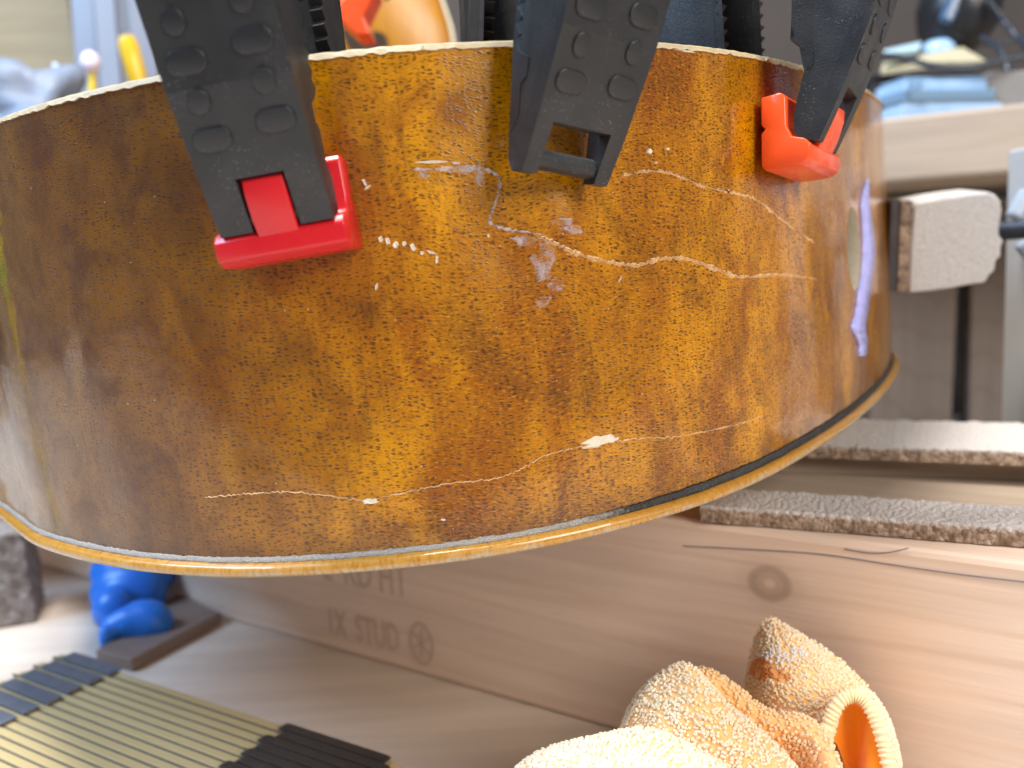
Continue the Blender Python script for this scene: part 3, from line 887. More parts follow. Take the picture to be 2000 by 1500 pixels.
M_CORKD = mat_cork('cork_facing', (.40, .29, .20), (.16, .11, .085), 420)
extrude_poly('cork_facing', [(-2*u, 2*u), (-.6*u, 2*u), (-3.4*u, 90*u), (-1*u, 171*u), (-8*u, 176*u), (-26*u, 178*u), (-24*u, 90*u), (-22*u, 4*u)], .029, M_CORKD, blk, Matrix.Translation((0, .0005, 0)), .0006)
extrude_poly('dark_layer', [(-23*u, 3*u), (-25*u, 90*u), (-27*u, 178*u), (-44*u, 176*u), (-42*u, 5*u)], .028, plain('dark_felt', (.055, .048, .05), .8, .4, 150), blk, Matrix.Translation((0, .001, 0)), .0006)
rod_a, rod_b = at(1936, 452, BD+.012), at(2130, 440, BD+.012)
n_ = 150
rod = tube('threaded_rod', [rod_a.lerp(rod_b, k/n_) for k in range(n_+1)], lambda i, a_: .0042+.0007*math.sin(i*.95-a_), M_STEEL, None, 14)
tag(rod, 'dark threaded steel rod pushing the pale end block', 'rod')
pb = at(1976, 820, .46); pt = at(1969, 296, .46)
post = empty('clamp_post', frame((pb.x+.014, pb.y, 0), (1, .05, 0), (0, 0, 1)))
tag(post, 'pale upright wooden post at the right edge carrying the threaded rod', 'post')
box('upright', .022, .03, pt.z, plain('painted_post', (.42, .43, .42), .6, .12, 30), post, bev=.0015)
for k, (x_, y_, r_) in enumerate(((1996, 408, 62), (1992, 505, -48))):
    w_ = box('wing', .016, .006, .008, plain('dull_zinc', (.30, .36, .42), .4), None, None, .0022)
    w_.parent = post; w_.matrix_parent_inverse = post.matrix_world.inverted()
    w_.matrix_world = frame(at(x_+10, y_, .437), MW.to_3x3() @ Vector((math.cos(R(r_)), math.sin(R(r_)), 0)), up_)

# ================================================================== BACKGROUND
FBO = at(1860, 216, .62); FBX = (at(2000, 200, .60)-at(1720, 233, .64)); FBX.z = 0; FBX.normalize()
FB = frame(FBO, FBX, (0, 0, 1)); FB_TOP = FBO.z
fb = empty('back_bench', FB)
tag(fb, 'pale wooden bench behind the instrument holding a clear case and cables', 'bench')
box('bench_top', 2.6, .5, .047, M_PALEWOOD, fb, Matrix.Translation((-.75, .25, -.047)), .003)
for k in range(2):
    box('bench_leg', .06, .06, FB_TOP-.0472, M_DARKWOOD, fb, Matrix.Translation((-1.95+2.45*k, .25, -FB_TOP)))
for k, (x0, x1, lab) in enumerate(((1690, 1848, 'brown vertical plank left of the black gap under the bench'), (1884, 2060, 'brown vertical plank right of the black gap under the bench'))):
    a_, b_ = at(x0, 800, .80), at(x1, 800, .80)
    M = frame(((a_.x+b_.x)/2, (a_.y+b_.y)/2, 0), (b_-a_)*Vector((1, 1, 0)), (0, 0, 1))
    tag(box('shelf_plank', (b_-a_).length, .018, FB_TOP-.06, M_DARKWOOD, None, M @ Matrix.Rotation(R(1.6 if k == 0 else -.3), 4, 'Y'), .001), lab, 'plank', 'planks under the bench')
bp = box('gap_dark_sheet', 1.0, .012, FB_TOP-.06, M_BLACK, None, Matrix.Translation((.42, .90, 0)))  # black sheet put in to paint the dark gap between the planks
tag(bp, 'black sheet added for the darkness in the gap between the brown planks', 'panel')
def stand(px, depth, z=None):
    """spot on the back bench top under a photograph column"""
    o_ = MW.translation; q = at(px, 215, 1.0)-o_; q.z = 0
    p = o_+q*depth; return Vector((p.x, p.y, FB_TOP if z is None else z))
def upright(px, depth, dz=.0004, yaw=0.):
    p = stand(px, depth); return Matrix.Translation((p.x, p.y, p.z+dz)) @ Matrix.Rotation(R(yaw), 4, 'Z')
PXM = lambda d: d/F                                                     # metres per photograph pixel at a depth
# clear plastic case
t = NT('clear_blue_plastic'); t.set((.40, .62, .86), .12, t.bump(t.noise(t.coord(), 60, 3), .3, .001), trans=.55, spec=.6); M_CLEAR = t.m
M_PALEBLUE = plain('pale_blue_plastic', (.34, .52, .76), .25, .2, 40)
cs = empty('plastic_case', upright(1822, .68, .0006, 12))
tag(cs, 'long clear bluish plastic case lying on the back bench at right', 'case')
for k, (h0, h1, dep, m_) in enumerate(((0, .010, .045, M_PALEBLUE), (.0103, .013, .043, M_ZINC), (.0133, .022, .042, M_CLEAR), (.0223, .030, .036, M_PALEBLUE), (.0303, .034, .030, M_CLEAR))):
    box('case_layer', .088-.004*k, dep, h1-h0, m_, cs, Matrix.Translation((.002*k, .003*k, h0)), .0012)
box('case_latch', .010, .004, .008, M_CLEAR, cs, Matrix.Translation((-.034, -.0245, .020)), .001)
dk = box('dark_tray', .12, .07, .046, M_BLACK, None, upright(1775, .76, .0004, 10), .003)
tag(dk, 'low black tray behind the clear plastic case', 'tray')
dg_ = box('grey_box', .05, .05, .036, plain('brown_grey_card', (.20, .19, .18), .7), None, upright(1965, .70, .0004, -8), .003)
tag(dg_, 'dull grey box at the right end of the clear case', 'box')
# papers on the tray
M_PAPER = plain('cream_paper', (.46, .41, .27), .7, .1, 60); M_PAPERW = plain('white_paper', (.42, .58, .66), .6, .06, 60)
def folded(name, pts, mat, lab, cat):
    w_ = [at(*p) for p in pts]; o_ = obj(name, w_, [(0, 1, 2, 3), (3, 2, 5, 4)] if len(pts) == 6 else [(0, 1, 2, 3)], mat)
    m = o_.modifiers.new('thick', 'SOLIDIFY'); m.thickness = .003; tag(o_, lab, cat); return o_
folded('card', [(1725, 105, .74), (1800, 88, .78), (1792, 104, .73), (1722, 112, .70)], M_PAPERW, 'white card lying behind the rightmost clamp', 'card')
folded('folded_paper', [(1795, 122, .70), (1925, 118, .70), (1880, 92, .74), (1792, 108, .745), (1960, 128, .71), (1952, 96, .75)][:4], M_PAPER, 'cream folded paper under the black cables', 'paper')
folded('wood_offcut', [(1720, 140, .70), (1860, 118, .70), (1900, 104, .76), (1725, 122, .76)], M_PAPER, 'thin cream wood offcut on the black tray', 'offcut')
# black tool with cables
tl = empty('black_tool', Matrix.Translation(at(1868, 35, .78)))
tag(tl, 'rounded black corded tool standing at the upper right', 'tool')
k_ = PXM(.78)
lathe('tool_body', [(.001, -70*k_), (40*k_, -66*k_), (62*k_, -40*k_), (76*k_, 0), (74*k_, 40*k_), (52*k_, 74*k_), (20*k_, 92*k_), (.001, 95*k_)], M_BLACK, tl, Matrix.Rotation(R(14), 4, 'Y'), 32)
t = NT('blue_grey_gloss'); t.set((.05, .10, .18), .25); M_BLUEG = t.m
box('tool_grip', 26*k_, 20*k_, 70*k_, M_BLUEG, tl, Matrix.Translation((-52*k_, -58*k_, -22*k_)) @ Matrix.Rotation(R(24), 4, 'Y'), .003)
lathe('tool_foot', [(30*k_, 0), (34*k_, 6*k_), (30*k_, 20*k_), (20*k_, 30*k_)], M_PALEBLUE, tl, Matrix.Translation((-50*k_, -30*k_, -78*k_)), 20)
def cable(pts, r, lab):
    o_ = tube('cable', catmull([at(*p) for p in pts], 14), r, M_CAB, None, 10); tag(o_, lab, 'cable', 'black cables on the back bench'); return o_
M_CAB = plain('cable_rubber', (.022, .03, .045), .3, .2, 80)
cable([(1700, 104, .69), (1760, 112, .68), (1820, 128, .67), (1890, 132, .67), (1950, 120, .67), (2040, 104, .67)], .0022, 'black cable sagging across the cream papers')
cable([(1930, 0, .74), (1960, 40, .74), (1985, 70, .73), (2040, 130, .72)], .0022, 'black cable dropping from the tool at the right edge')
cable([(1918, 72, .72), (1955, 100, .70), (1975, 150, .69), (2010, 190, .69)], .0022, 'black cable looping down beside the grey box')
cable([(1925, 86, .75), (1965, 84, .75), (2005, 66, .75), (2050, 40, .75)], .0018, 'thin black cable rising to the right edge')

# amber instrument standing behind
iv = empty('violin', Matrix.Translation(stand(640, .74)+Vector((0, 0, .001))))
tag(iv, 'blurred amber violin with a dark sound hole standing behind the rib', 'violin')
K_ = .50
out2 = [(p.y*K_, p.x*K_) for p in half[::6]]; out2 = [(-w, t_) for w, t_ in out2[::-1]][:-1]+out2
nn_ = len(out2); verts, faces = [], []
cz = .30*K_
def arch(r): return -.024*(1-r*r)**.8*1.0
rings_ = (1.0, .94, .85, .7, .5, .3, .1)
for r_ in rings_:
    for w, t_ in out2: verts.append((w*r_, arch(r_)-.032, cz+(t_-cz)*r_))
for i in range(len(rings_)-1):
    for k in range(nn_):
        k2 = (k+1) % nn_; faces.append((i*nn_+k, i*nn_+k2, (i+1)*nn_+k2, (i+1)*nn_+k))
faces.append(tuple((len(rings_)-1)*nn_+k for k in range(nn_)))
M_AMBER = mat_pine('amber_spruce', (.50, .22, .018), (.38, .145, .012), (0, 0, 1), 8, .3)
obj('top_plate', verts, faces, M_AMBER, iv, True)
verts = [(w*.985, y, cz+(t_-cz)*.985) for y in (-.0325, .02) for w, t_ in out2]
faces = [(k, nn_+k, nn_+(k+1) % nn_, (k+1) % nn_) for k in range(nn_)]+[tuple(nn_+k for k in range(nn_))]
obj('rib', verts, faces, M_AMBER, iv, True)
verts, faces = [], []
for w, t_ in out2:
    for r_, y in ((1.012, -.031), (1.012, -.036), (.985, -.0375)): verts.append((w*r_, y, cz+(t_-cz)*r_))
for k in range(nn_):
    for j in range(2): faces.append((3*k+j, 3*k+j+1, 3*((k+1) % nn_)+j+1, 3*((k+1) % nn_)+j))
obj('edge_binding', verts, faces, plain('cream_edge', (.80, .74, .56), .5), iv, True)
def on_arch(w, t_):
    bi = min(range(nn_), key=lambda i: abs((math.atan2(out2[i][1]-cz, out2[i][0])-math.atan2(t_-cz, w)+math.pi) % (2*math.pi)-math.pi))
    r_ = math.hypot(w, t_-cz)/math.hypot(out2[bi][0], out2[bi][1]-cz)
    return Vector((w, arch(min(r_, .999))-.0332, t_))
for sx in (-1, 1):
    cl = catmull([Vector((.022, .125)), Vector((.026, .105)), Vector((.032, .088)), Vector((.042, .076)), Vector((.052, .078)), Vector((.055, .087)), Vector((.049, .090))], 8)
    vts, fcs = [], []
    for i, p in enumerate(cl):
        t_ = (cl[min(i+1, len(cl)-1)]-cl[max(i-1, 0)]).normalized(); n2 = Vector((-t_.y, t_.x)); hw = .0022+.0055*math.exp(-((i-30)/13)**2)
        for q in (-1, 1):
            e = p+n2*hw*q; vts.append(on_arch(sx*e.x, e.y))
    for i in range(len(cl)-1): fcs.append((2*i, 2*i+1, 2*i+3, 2*i+2))
    obj('sound_hole', vts, fcs, plain('sound_hole_dark', (.035, .018, .008), .8), iv)
# left background
M_CREAM = mat_pine('cream_board', (.30, .245, .15), (.24, .18, .10), (1, 0, 0), 30, .6)
M_GREYB = plain('grey_blue_sheet', (.40, .45, .54), .35, .08, 20)
cp = empty('cabinet', upright(-60, 1.00))
tag(cp, 'blurred cream wooden cabinet panel at the upper left', 'cabinet')
k1 = PXM(1.0)
box('panel', 420*k1, .02, .30, M_CREAM, cp, Matrix.Translation((0, .02, 75*k1)), .002)
box('ledge', 410*k1, .05, 24*k1, M_PALEWOOD, cp, Matrix.Translation((0, 0, 52*k1)), .003)
box('under_ledge_shadow', 400*k1, .03, 51*k1, plain('shadow_blue_panel', (.20, .23, .30), .6), cp, Matrix.Translation((0, .03, 0)))  # blue-grey of the shadow zone under the ledge, put into the colour
box('slot', 10*k1, .003, 46*k1, plain('slot_brown', (.10, .07, .07), .7), cp, Matrix.Translation((168*k1, .0085, 112*k1)))
for k, (x0, w_, dd, c_) in enumerate(((160, 46, .88, (.20, .23, .29)), (205, 40, .87, (.24, .27, .33)), (244, 34, .88, (.21, .24, .30)), (280, 44, .86, (.23, .25, .30)))):
    o_ = box('acrylic_sheet', w_*PXM(dd), .004, .32, plain('acrylic_sheet_%d' % k, c_, .3, .06, 20), None, upright(x0+10, dd, .0004, -3+4*k) @ Matrix.Rotation(R(-5), 4, 'X'), .001)
    tag(o_, ('leftmost', 'second', 'third', 'rightmost')[k]+' of the pale grey sheets standing at the upper left', 'sheet', 'grey sheets at upper left')
k2 = PXM(.74)
RZ = .046
rs = box('riser_box', .17, .09, RZ-.0004, M_DARKWOOD, None, upright(190, .735, .0003, 4), .002)
tag(rs, 'low brown wooden box under the blurred bottles at the upper left', 'box')
sq = empty('squeeze_bottle', upright(150, .74, RZ+.0004)); tag(sq, 'pale blue squeeze bottle with a slanted nozzle at the upper left', 'bottle')
M_SQ = plain('sky_blue_plastic', (.42, .68, .88), .3, .06, 30)
lathe('bottle_body', [(20*k2, 0), (22*k2, 4*k2), (22*k2, 62*k2), (17*k2, 70*k2), (8*k2, 74*k2)], M_SQ, sq)
lathe('nozzle', [(8*k2, 0), (7*k2, 30*k2), (5*k2, 62*k2), (4*k2, 64*k2)], plain('pale_nozzle', (.50, .64, .85), .35), sq, Matrix.Translation((-17*k2, 0, 50*k2)) @ Matrix.Rotation(R(-14), 4, 'Y'))
mk = empty('marker', upright(180, .72, RZ+.0004)); tag(mk, 'yellow marker with a round pinkish white cap at the upper left', 'marker')
lathe('barrel', [(6*k2, 0), (7*k2, 4*k2), (7*k2, 84*k2)], plain('marker_yellow', (.85, .62, .03), .3), mk, Matrix.Rotation(R(6), 4, 'Y'))
lathe('cap', [(9*k2, 0), (16*k2, 6*k2), (18*k2, 20*k2), (13*k2, 34*k2), (5*k2, 39*k2)], plain('cap_pink', (.76, .66, .82), .3), mk, Matrix.Translation((7*k2, 0, 80*k2)))
sd = empty('screwdriver', upright(286, .71, RZ+.0004)); tag(sd, 'screwdriver with a translucent yellow handle beside the leftmost clamp', 'screwdriver')
lathe('handle', [(12*k2, 0), (15*k2, 8*k2), (14*k2, 40*k2), (18*k2, 60*k2), (18*k2, 118*k2), (14*k2, 132*k2), (4*k2, 136*k2)], plain('handle_yellow', (.78, .50, .03), .2, .1, 30, trans=.2), sd, Matrix.Translation((0, 0, 4*k2)) @ Matrix.Rotation(R(-10), 4, 'Y'))
lathe('ferrule', [(16*k2, 0), (16*k2, 4*k2)], M_ZINC, sd)
ob = box('orange_case', 40*k2, 30*k2, 64*k2, plain('orange_card', (.80, .36, .08), .5), None, upright(244, .75, RZ+.0004, 20), .002)
tag(ob, 'small orange box beside the yellow screwdriver', 'box')
bm = bmesh.new(); bmesh.ops.create_icosphere(bm, subdivisions=4, radius=1)
for v in bm.verts:
    v.co *= 1+.5*mnoise.noise(v.co*1.6)+.3*mnoise.noise(v.co*3.5)+.1*mnoise.noise(v.co*8)
    v.co = Vector((v.co.x*.075, v.co.y*.04, max(v.co.z, -.55)*.046+.0253))
pbag = bm_obj('plastic_bag', bm, plain('bag_film', (.16, .20, .28), .55, .35, 40, .4, .002), None, True); pbag.matrix_world = upright(10, .66)
tag(pbag, 'crumpled pale blue plastic bag at the left edge', 'bag')
bm = bmesh.new(); bmesh.ops.create_icosphere(bm, subdivisions=3, radius=1)
for v in bm.verts:
    v.co *= 1+.3*mnoise.noise(v.co*1.8)
    v.co = Vector((v.co.x*.014, v.co.y*.012, max(v.co.z, -.6)*.018+.011))
wl = bm_obj('tissue', bm, plain('white_tissue', (.66, .78, .88), .6, .1, 60), None, True); wl.matrix_world = upright(100, .71, RZ+.0004)
tag(wl, 'small crumpled white tissue left of the squeeze bottle', 'tissue')
# orange pad of a clamp on the far side
fpad = empty('far_clamp', Matrix.Translation(at(706, 12, .47)) @ Matrix.Rotation(R(38), 4, 'Y'))
tag(fpad, 'orange clamp pad behind the rib, right of the leftmost clamp', 'clamp')
extrude_poly('far_pad', [(-.012, -.012), (.006, -.014), (.012, -.009), (.004, -.004), (.002, .012), (-.008, .014)], .024, M_ORANGE, fpad, None, .001)
extrude_poly('far_jaw', [(-.004, .015), (.004, .013), (.010, .06), (-.002, .06)], .022, M_CLAMP, fpad, Matrix.Translation((0, .001, 0)), .0008)

# ================================================================== BOTTOM LEFT
M_YEL = mat_pine('yellow_lacquered_wood', (.56, .44, .22), (.44, .33, .15), (1, 0, 0), 20, .45)
ZR = .014
ra, rb = on_plane(112, 1272, ZR), on_plane(800, 1496, ZR)
rl = (rb-ra); RL = rl.length
rule = empty('folding_rule', frame((ra.x, ra.y, 0), rl*Vector((1, 1, 0)), (0, 0, 1)))
tag(rule, 'folded yellow wooden rule with dark metal hinges lying at the lower left', 'folding rule')
PIT = .0046; NS = 23
bm = bmesh.new(); n_ = 8
poly = [(RL-.006, 0)]+[(RL-.006+.006*math.sin(math.pi*k/n_), .0 if k == 0 else ZR*(1-math.cos(math.pi*k/n_))/2) for k in range(1, n_)]+[(RL-.006, ZR), (.006, ZR)]+[(.006-.006*math.sin(math.pi*k/n_), ZR*(1+math.cos(math.pi*k/n_))/2) for k in range(1, n_)]+[(.006, 0)]
SL = extrude_poly('slat', poly, PIT-.0007, M_YEL, rule, None, .0006)
CORDM = None
M_CORD = plain('dark_tick_edge', (.11, .10, .065), .7, .4, 400)
HMS = {}
for k in range(NS):
    sh = (k % 2)*.0045
    sl_ = SL if k == 0 else SL.copy()
    if k: COL.objects.link(sl_)
    sl_.parent = rule; sl_.matrix_local = Matrix.Translation((sh+.0006*random.uniform(-1, 1), -k*PIT-PIT+.0007, -.0002*random.random()))
    if CORDM is None:
        c_ = tube('tick_edge', [Vector((.004+(RL-.01)*i/420, 0, 0)) for i in range(421)], lambda i, a_: .00036+.00028*(i % 3 == 0), M_CORD, rule, 6); CORDM = c_
    else:
        c_ = CORDM.copy(); COL.objects.link(c_); c_.parent = rule
    c_.matrix_local = Matrix.Translation((sh, -k*PIT-PIT+.00035, ZR-.00045))
    for e in ((0, 1) if k % 2 == 0 else (1,)):
        key = e
        if HMS.get(key) is None:
            ln, wd, cc = (.034, PIT*1.45, (.14, .165, .21)) if e == 0 else (.048, PIT*.86, (.055, .05, .046))  # left plates coloured bluish to carry their reflection
            pl_ = [(0, 0), (ln, 0), (ln+.002, .0004), (ln+.002, .0012), (ln, .0016), (.001, .0016), (-.001, .0010), (-.001, .0004)]
            h_ = extrude_poly('hinge_plate', pl_, wd, plain('hinge_steel_%d' % e, cc, .36, .3, 150, metal=.3), rule, None, .0005); HMS[key] = h_
        else:
            h_ = HMS[key].copy(); COL.objects.link(h_); h_.parent = rule
        h_.matrix_local = Matrix.Translation(((.011+.0015*random.random() if e == 0 else RL-.060+.006*random.random()+(k % 2)*.004), -k*PIT-PIT*(1.22 if e == 0 else .93), ZR+.0003))
def flat_slab(name, pts, z0, th, mat):
    w_ = [on_plane(x, y, z0+th) for x, y in pts]; n = len(w_)
    v_ = [(p.x, p.y, z0+th) for p in w_]+[(p.x, p.y, z0) for p in w_]
    return obj(name, v_, [tuple(range(n)), tuple(range(2*n-1, n-1, -1))]+[(k, n+k, n+(k+1) % n, (k+1) % n) for k in range(n)], mat)
for pl0 in ([(1335, 1066), (1450, 1072), (1600, 1082), (1750, 1104), (1880, 1122), (2040, 1140)], [(1650, 1072), (1700, 1080), (1740, 1078), (1775, 1070)]):
    pp = catmull([Vector((on_stud(*q)[0], -.0002, on_stud(*q)[1])) for q in pl0], 10)
    tube('pencil_line', pp, .00019, plain('pencil', (.22, .20, .22), .6), stud, 6)
fs = flat_slab('flat_offcut', [(186, 1270), (256, 1288), (432, 1196), (350, 1158)], .0006, .006, plain('umber_board', (.20, .14, .11), .5, .2, 60))
bevel_mod(fs, .0008); tag(fs, 'thin dark brown offcut touching the far end of the folding rule', 'offcut')
# blue rubber glove: several fingers grown into one skin
gp = on_plane(255, 1262, .0); gk = (gp-MW.translation).dot(-tocam)/F
bm = bmesh.new()
def blob(px, py, rx, ry, dz, rz=None, rot=0):
    c = at(px, py, gk*F+dz)
    ret = bmesh.ops.create_icosphere(bm, subdivisions=3, radius=1)
    MM = Matrix.Translation(c) @ MW.to_3x3().to_4x4() @ Matrix.Rotation(R(rot), 4, 'Z') @ Matrix.Diagonal((rx*gk, ry*gk, (rz or ry)*gk, 1))
    for v in ret['verts']: v.co = MM @ v.co
blob(258, 1120, 92, 62, .045, 46); blob(250, 1160, 82, 66, .036, 42); blob(222, 1190, 44, 46, .02, 40)
blob(285, 1214, 56, 45, .004, 40, -6); blob(250, 1216, 46, 32, .0, 30, 8); blob(212, 1225, 16, 26, -.002, 18, 12); blob(206, 1246, 15, 26, -.008, 16, 6)
gl = bm_obj('rubber_glove', bm, plain('blue_rubber', (.02, .19, .72), .33, .12, 25, .2, .0015, spec=.5), None, True)
rm = gl.modifiers.new('skin', 'REMESH'); rm.mode = 'VOXEL'; rm.voxel_size = .0016; rm.use_smooth_shade = True
sm_ = gl.modifiers.new('soft', 'SMOOTH'); sm_.iterations = 14
tag(gl, 'blue rubber glove drooping under the rim of the instrument', 'glove')
cb = on_plane(0, 1226, 0)
ck = box('cork_block', .05, .035, .052, mat_cork('grey_cork', (.30, .27, .26), (.20, .175, .16), 320), None, frame((cb.x-.012, cb.y+.012, 0), (1, .35, 0), (0, 0, 1)), .005, 9, .0016, 4)
tag(ck, 'rough grey brown cork block at the left edge', 'cork block')
# yellow glue bottle, mirrored in the left end of the rib
yb = empty('glue_bottle', Matrix.Translation((-.515, .385, 0)) @ Matrix.Rotation(R(-20), 4, 'Z'))
tag(yb, 'slim yellow bottle with a green label, mirrored in the left end of the rib', 'bottle')
M_YB = plain('bottle_yellow', (.85, .70, .01), .35, .05, 20)
lathe('bottle', [(.0060, 0), (.0070, .004), (.0070, .120), (.0150, .128), (.0150, .205), (.012, .214), (.006, .222), (.005, .232)], M_YB, yb)
lathe('label_band', [(.0154, .168), (.0156, .170), (.0156, .192), (.0154, .194)], plain('label_green', (.12, .62, .10), .4), yb)

cn = box('reflector', .050, .05, .125, plain('pale_reflector', (.84, .86, .90), .6), None, Matrix.Translation((-.58, .285, 0)) @ Matrix.Rotation(R(12), 4, 'Z'), .002)  # unseen box added to put pale streaks into the varnish reflection
tag(cn, 'pale grey carton, unseen, added to mirror as a light streak in the left end of the rib', 'reflector')
p2 = box('side_reflector', .030, .03, .26, plain('pale_side_reflector', (.62, .60, .58), .6), None, Matrix.Translation((.45, .46, 0)), .002)  # unseen post added for a light streak at the rib's right end
tag(p2, 'unseen pale post added to mirror a light streak in the right end of the rib', 'post')

# ================================================================== TOWEL
M_TERRY = mat_terry('terry_cream', (1.0, .76, .48), (1.0, .82, .58))
M_TERRYO = mat_terry('terry_orange', (1.0, .64, .32), (1.0, .72, .44))
M_TBASE = mat_terry('towel_ground', (1.0, .54, .20), (1.0, .62, .28))
M_TORANGE = mat_terry('smooth_orange', (1.0, .30, .008), (1.0, .34, .012))
towel = empty('towel', Matrix.Translation(on_plane(1450, 1600, 0)))
tag(towel, 'crumpled orange terry towel heaped in front of the pine stud', 'towel')
TI = towel.matrix_world.inverted()
NUB = []
def patch(name, rows, mat, nub=None, nu=18, nv=18, sp=.00085, size=.00068, thick=.0012):
    """cloth surface through rows of (px, py, depth); nub scatters terry loops on it"""
    G = [catmull([at(*p) for p in r], nu) for r in rows]
    cols = [catmull([g[i] for g in G], nv) for i in range(len(G[0]))]
    NU, NV = len(cols), len(cols[0])
    vts = [TI @ (p+mnoise.noise_vector(p*60)*.0006) for c in cols for p in c]
    fcs = [(i*NV+j, (i+1)*NV+j, (i+1)*NV+j+1, i*NV+j+1) for i in range(NU-1) for j in range(NV-1)]
    o_ = obj(name, vts, fcs, M_TBASE if nub else mat, towel, True)
    so = o_.modifiers.new('thick', 'SOLIDIFY'); so.thickness = thick; so.offset = 0
    if nub:
        camloc = TI @ MW.translation
        for i in range(NU-1):
            for j in range(NV-1):
                a_, b_, c_, d_ = (Vector(vts[q]) for q in fcs[i*(NV-1)+j])
                e1, e2 = (b_-a_), (d_-a_); nrm = e1.cross(e2)
                if nrm.length < 1e-12: continue
                A = nrm.length; nrm.normalize()
                if nrm.dot(camloc-a_) < 0: nrm = -nrm
                cnt = A/(sp*sp); cnt = int(cnt)+(random.random() < cnt-int(cnt))
                for _ in range(cnt):
                    u_, v_ = random.random(), random.random()
                    p_ = a_+e1*u_+e2*v_+nrm*thick*.5; key = nub
                    if name == 'back_flap':                      # dried white glue and an orange stain on the flap
                        q_ = MW.inverted() @ (towel.matrix_world @ p_); X_, Y_ = 1000+F*q_.x/-q_.z, 750-F*q_.y/-q_.z
                        j_ = mnoise.noise(p_*260)
                        if ((X_-1530)/46)**2+((Y_-1281)/15)**2 < 1+j_*.7: key = 'w'
                        elif ((X_-1492)/24)**2+((Y_-1306)/22)**2 < 1+j_*.8 or ((X_-1525)/26)**2+((Y_-1322)/12)**2 < .9+j_: key = 's'
                    NUB.append((p_, nrm, size*random.uniform(.7, 1.25), key))
    return o_
def drop(row, dpy, dd, dpx=0): return [(x+dpx, y+dpy, d+dd) for x, y, d in row]
crA = [(985, 1530, .222), (1035, 1492, .222), (1100, 1462, .221), (1200, 1440, .219), (1275, 1436, .217), (1340, 1462, .214), (1400, 1500, .211), (1470, 1560, .208)]
patch('front_fold', [drop(crA, 130, .050), drop(crA, 40, .026), drop(crA, 2, .008), crA, drop(crA, 40, -.012), drop(crA, 130, -.026), drop(crA, 260, -.034)], M_TERRY, 'c')
crB = [(1180, 1560, .236), (1212, 1448, .238), (1238, 1385, .239), (1280, 1330, .239), (1335, 1300, .238), (1372, 1330, .236), (1420, 1385, .233), (1480, 1432, .229), (1540, 1490, .225), (1590, 1560, .222)]
patch('left_fold', [drop(crB, 120, .036, 6), drop(crB, 30, .018, 3), crB, drop(crB, 34, -.008, 18), drop(crB, 100, -.014, 24), drop(crB, 220, -.018, 26)], M_TERRY, 'c')
crC = [(1340, 1312, .248), (1385, 1316, .247), (1440, 1352, .245), (1500, 1392, .242), (1560, 1402, .240), (1605, 1430, .236), (1630, 1480, .232), (1650, 1560, .230)]
patch('middle_fold', [drop(crC, 90, .030), drop(crC, 14, .010), crC, drop(crC, 22, -.004, -6), drop(crC, 70, -.002, -14), drop(crC, 150, .002, -16)], M_TERRYO, 'o', sp=.00105, size=.00076)
patch('back_flap', [
    [(1498, 1208, .278), (1502, 1209, .278), (1507, 1212, .278), (1513, 1216, .278)],
    [(1476, 1255, .276), (1505, 1250, .270), (1545, 1245, .270), (1592, 1258, .275)],
    [(1462, 1310, .274), (1510, 1310, .262), (1580, 1300, .262), (1655, 1306, .272)],
    [(1452, 1370, .272), (1520, 1370, .256), (1600, 1350, .256), (1712, 1366, .268)],
    [(1446, 1440, .270), (1530, 1440, .254), (1620, 1420, .252), (1748, 1450, .264)],
    [(1440, 1560, .268), (1540, 1560, .252), (1640, 1560, .250), (1764, 1560, .260)]], M_TERRY, 'c')
hem = [(1612, 1440, .238), (1622, 1404, .2385), (1640, 1370, .239), (1668, 1358, .239), (1694, 1374, .2375), (1714, 1414, .235), (1728, 1460, .233), (1738, 1510, .231), (1744, 1580, .229)]
patch('curled_inside', [hem, [(x*.93+1676*.07, y+10, d+.003) for x, y, d in hem], [(x*.6+1672*.4, y*.7+1500*.3, d+.005) for x, y, d in hem], [(1680+(x-1672)*.10, 1590+(y-1520)*.25, d+.005) for x, y, d in hem]], M_TORANGE, None, thick=.0008)
hp = catmull([at(*p) for p in hem], 40); hp = [TI @ p for p in hp]
M_HEM = mat_terry('hem_yarn', (.98, .74, .40), (.98, .78, .48))
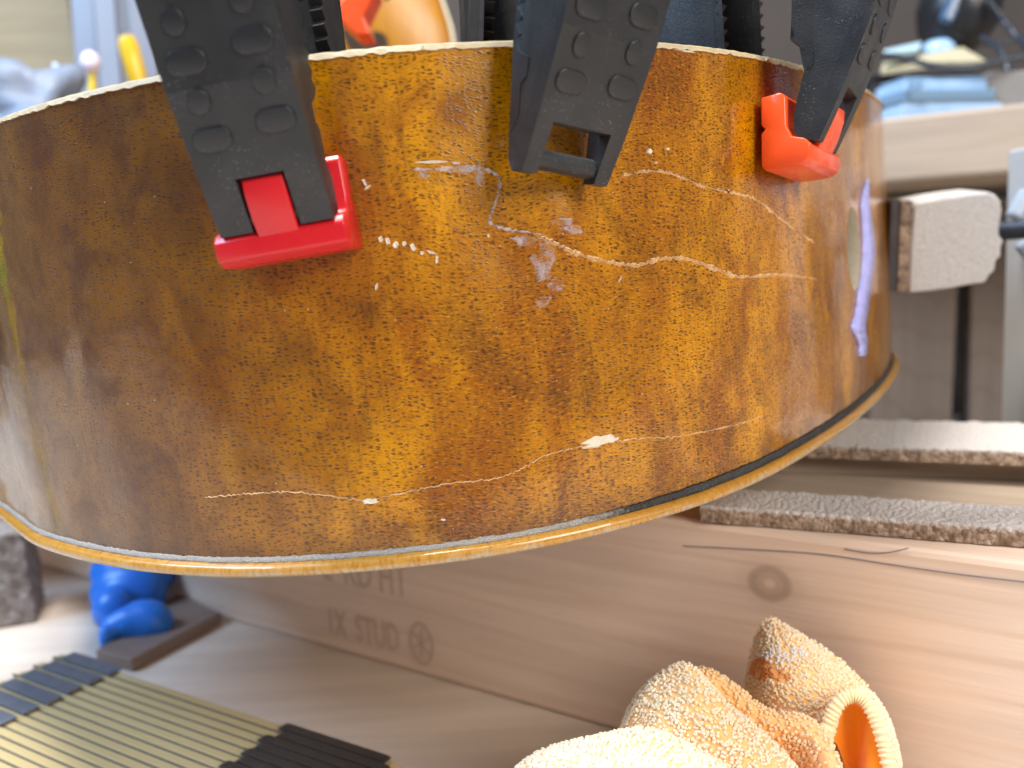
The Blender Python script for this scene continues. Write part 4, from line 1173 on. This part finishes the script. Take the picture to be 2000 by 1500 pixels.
tube('overlocked_hem', hp, lambda i, a_: .0019+.00026*math.sin(i*.62+.9*math.sin(a_)+1.2*math.sin(i*.13))+.0003*mnoise.noise(Vector((i*.3, a_, 0))), M_HEM, towel, 12)
patch('right_fold', [drop(hem, 0, .0015, 2), [(x+10, y-4, d+.006) for x, y, d in hem], [(x+16, y-6, d+.018) for x, y, d in hem], [(x+14, y+6, d+.034) for x, y, d in hem]], M_TERRY, 'c')
bm = bmesh.new(); bmesh.ops.create_icosphere(bm, subdivisions=4, radius=1)
bc = at(1400, 1640, .238)
for v in bm.verts:
    v.co *= 1+.25*mnoise.noise(v.co*1.7)
    w_ = MW.to_3x3() @ Vector((v.co.x*.044, 0, 0))+Vector((0, v.co.y*.030, v.co.z*.018))
    v.co = TI @ Vector((bc.x+w_.x, bc.y+w_.y, max(.0006, .012+w_.z)))
bm_obj('lower_bundle', bm, M_TBASE, towel, True)
# terry loops: two joined masses of tiny yarn nubs
def nubs(key, mat, name):
    ico = bmesh.new(); bmesh.ops.create_icosphere(ico, subdivisions=1, radius=1)
    iv_ = [v.co.copy() for v in ico.verts]; if_ = [tuple(v.index for v in f.verts) for f in ico.faces]; ico.free()
    vts, fcs = [], []
    for p, nrm, sz, kk in NUB:
        if kk != key: continue
        t_ = (nrm+Vector((random.uniform(-.45, .45), random.uniform(-.45, .45), random.uniform(-.6, .3)))).normalized()
        x_ = t_.orthogonal().normalized(); y_ = t_.cross(x_); b0 = len(vts)
        for q in iv_: vts.append(p+(x_*q.x*.72+y_*q.y*.72+t_*(q.z*1.0+.30))*sz)
        fcs += [tuple(b0+i for i in f) for f in if_]
    o_ = obj(name, vts, fcs, mat, towel, True); o_['kind'] = 'stuff'
    return o_
nubs('c', M_TERRY, 'terry_loops'); nubs('o', M_TERRYO, 'terry_loops')
nubs('w', mat_terry('terry_white', (.86, .82, .80), (.88, .84, .78)), 'glue_smear'); nubs('s', mat_terry('terry_stain', (.80, .28, .06), (.85, .38, .14)), 'orange_stain')
print('nubs', len(NUB))
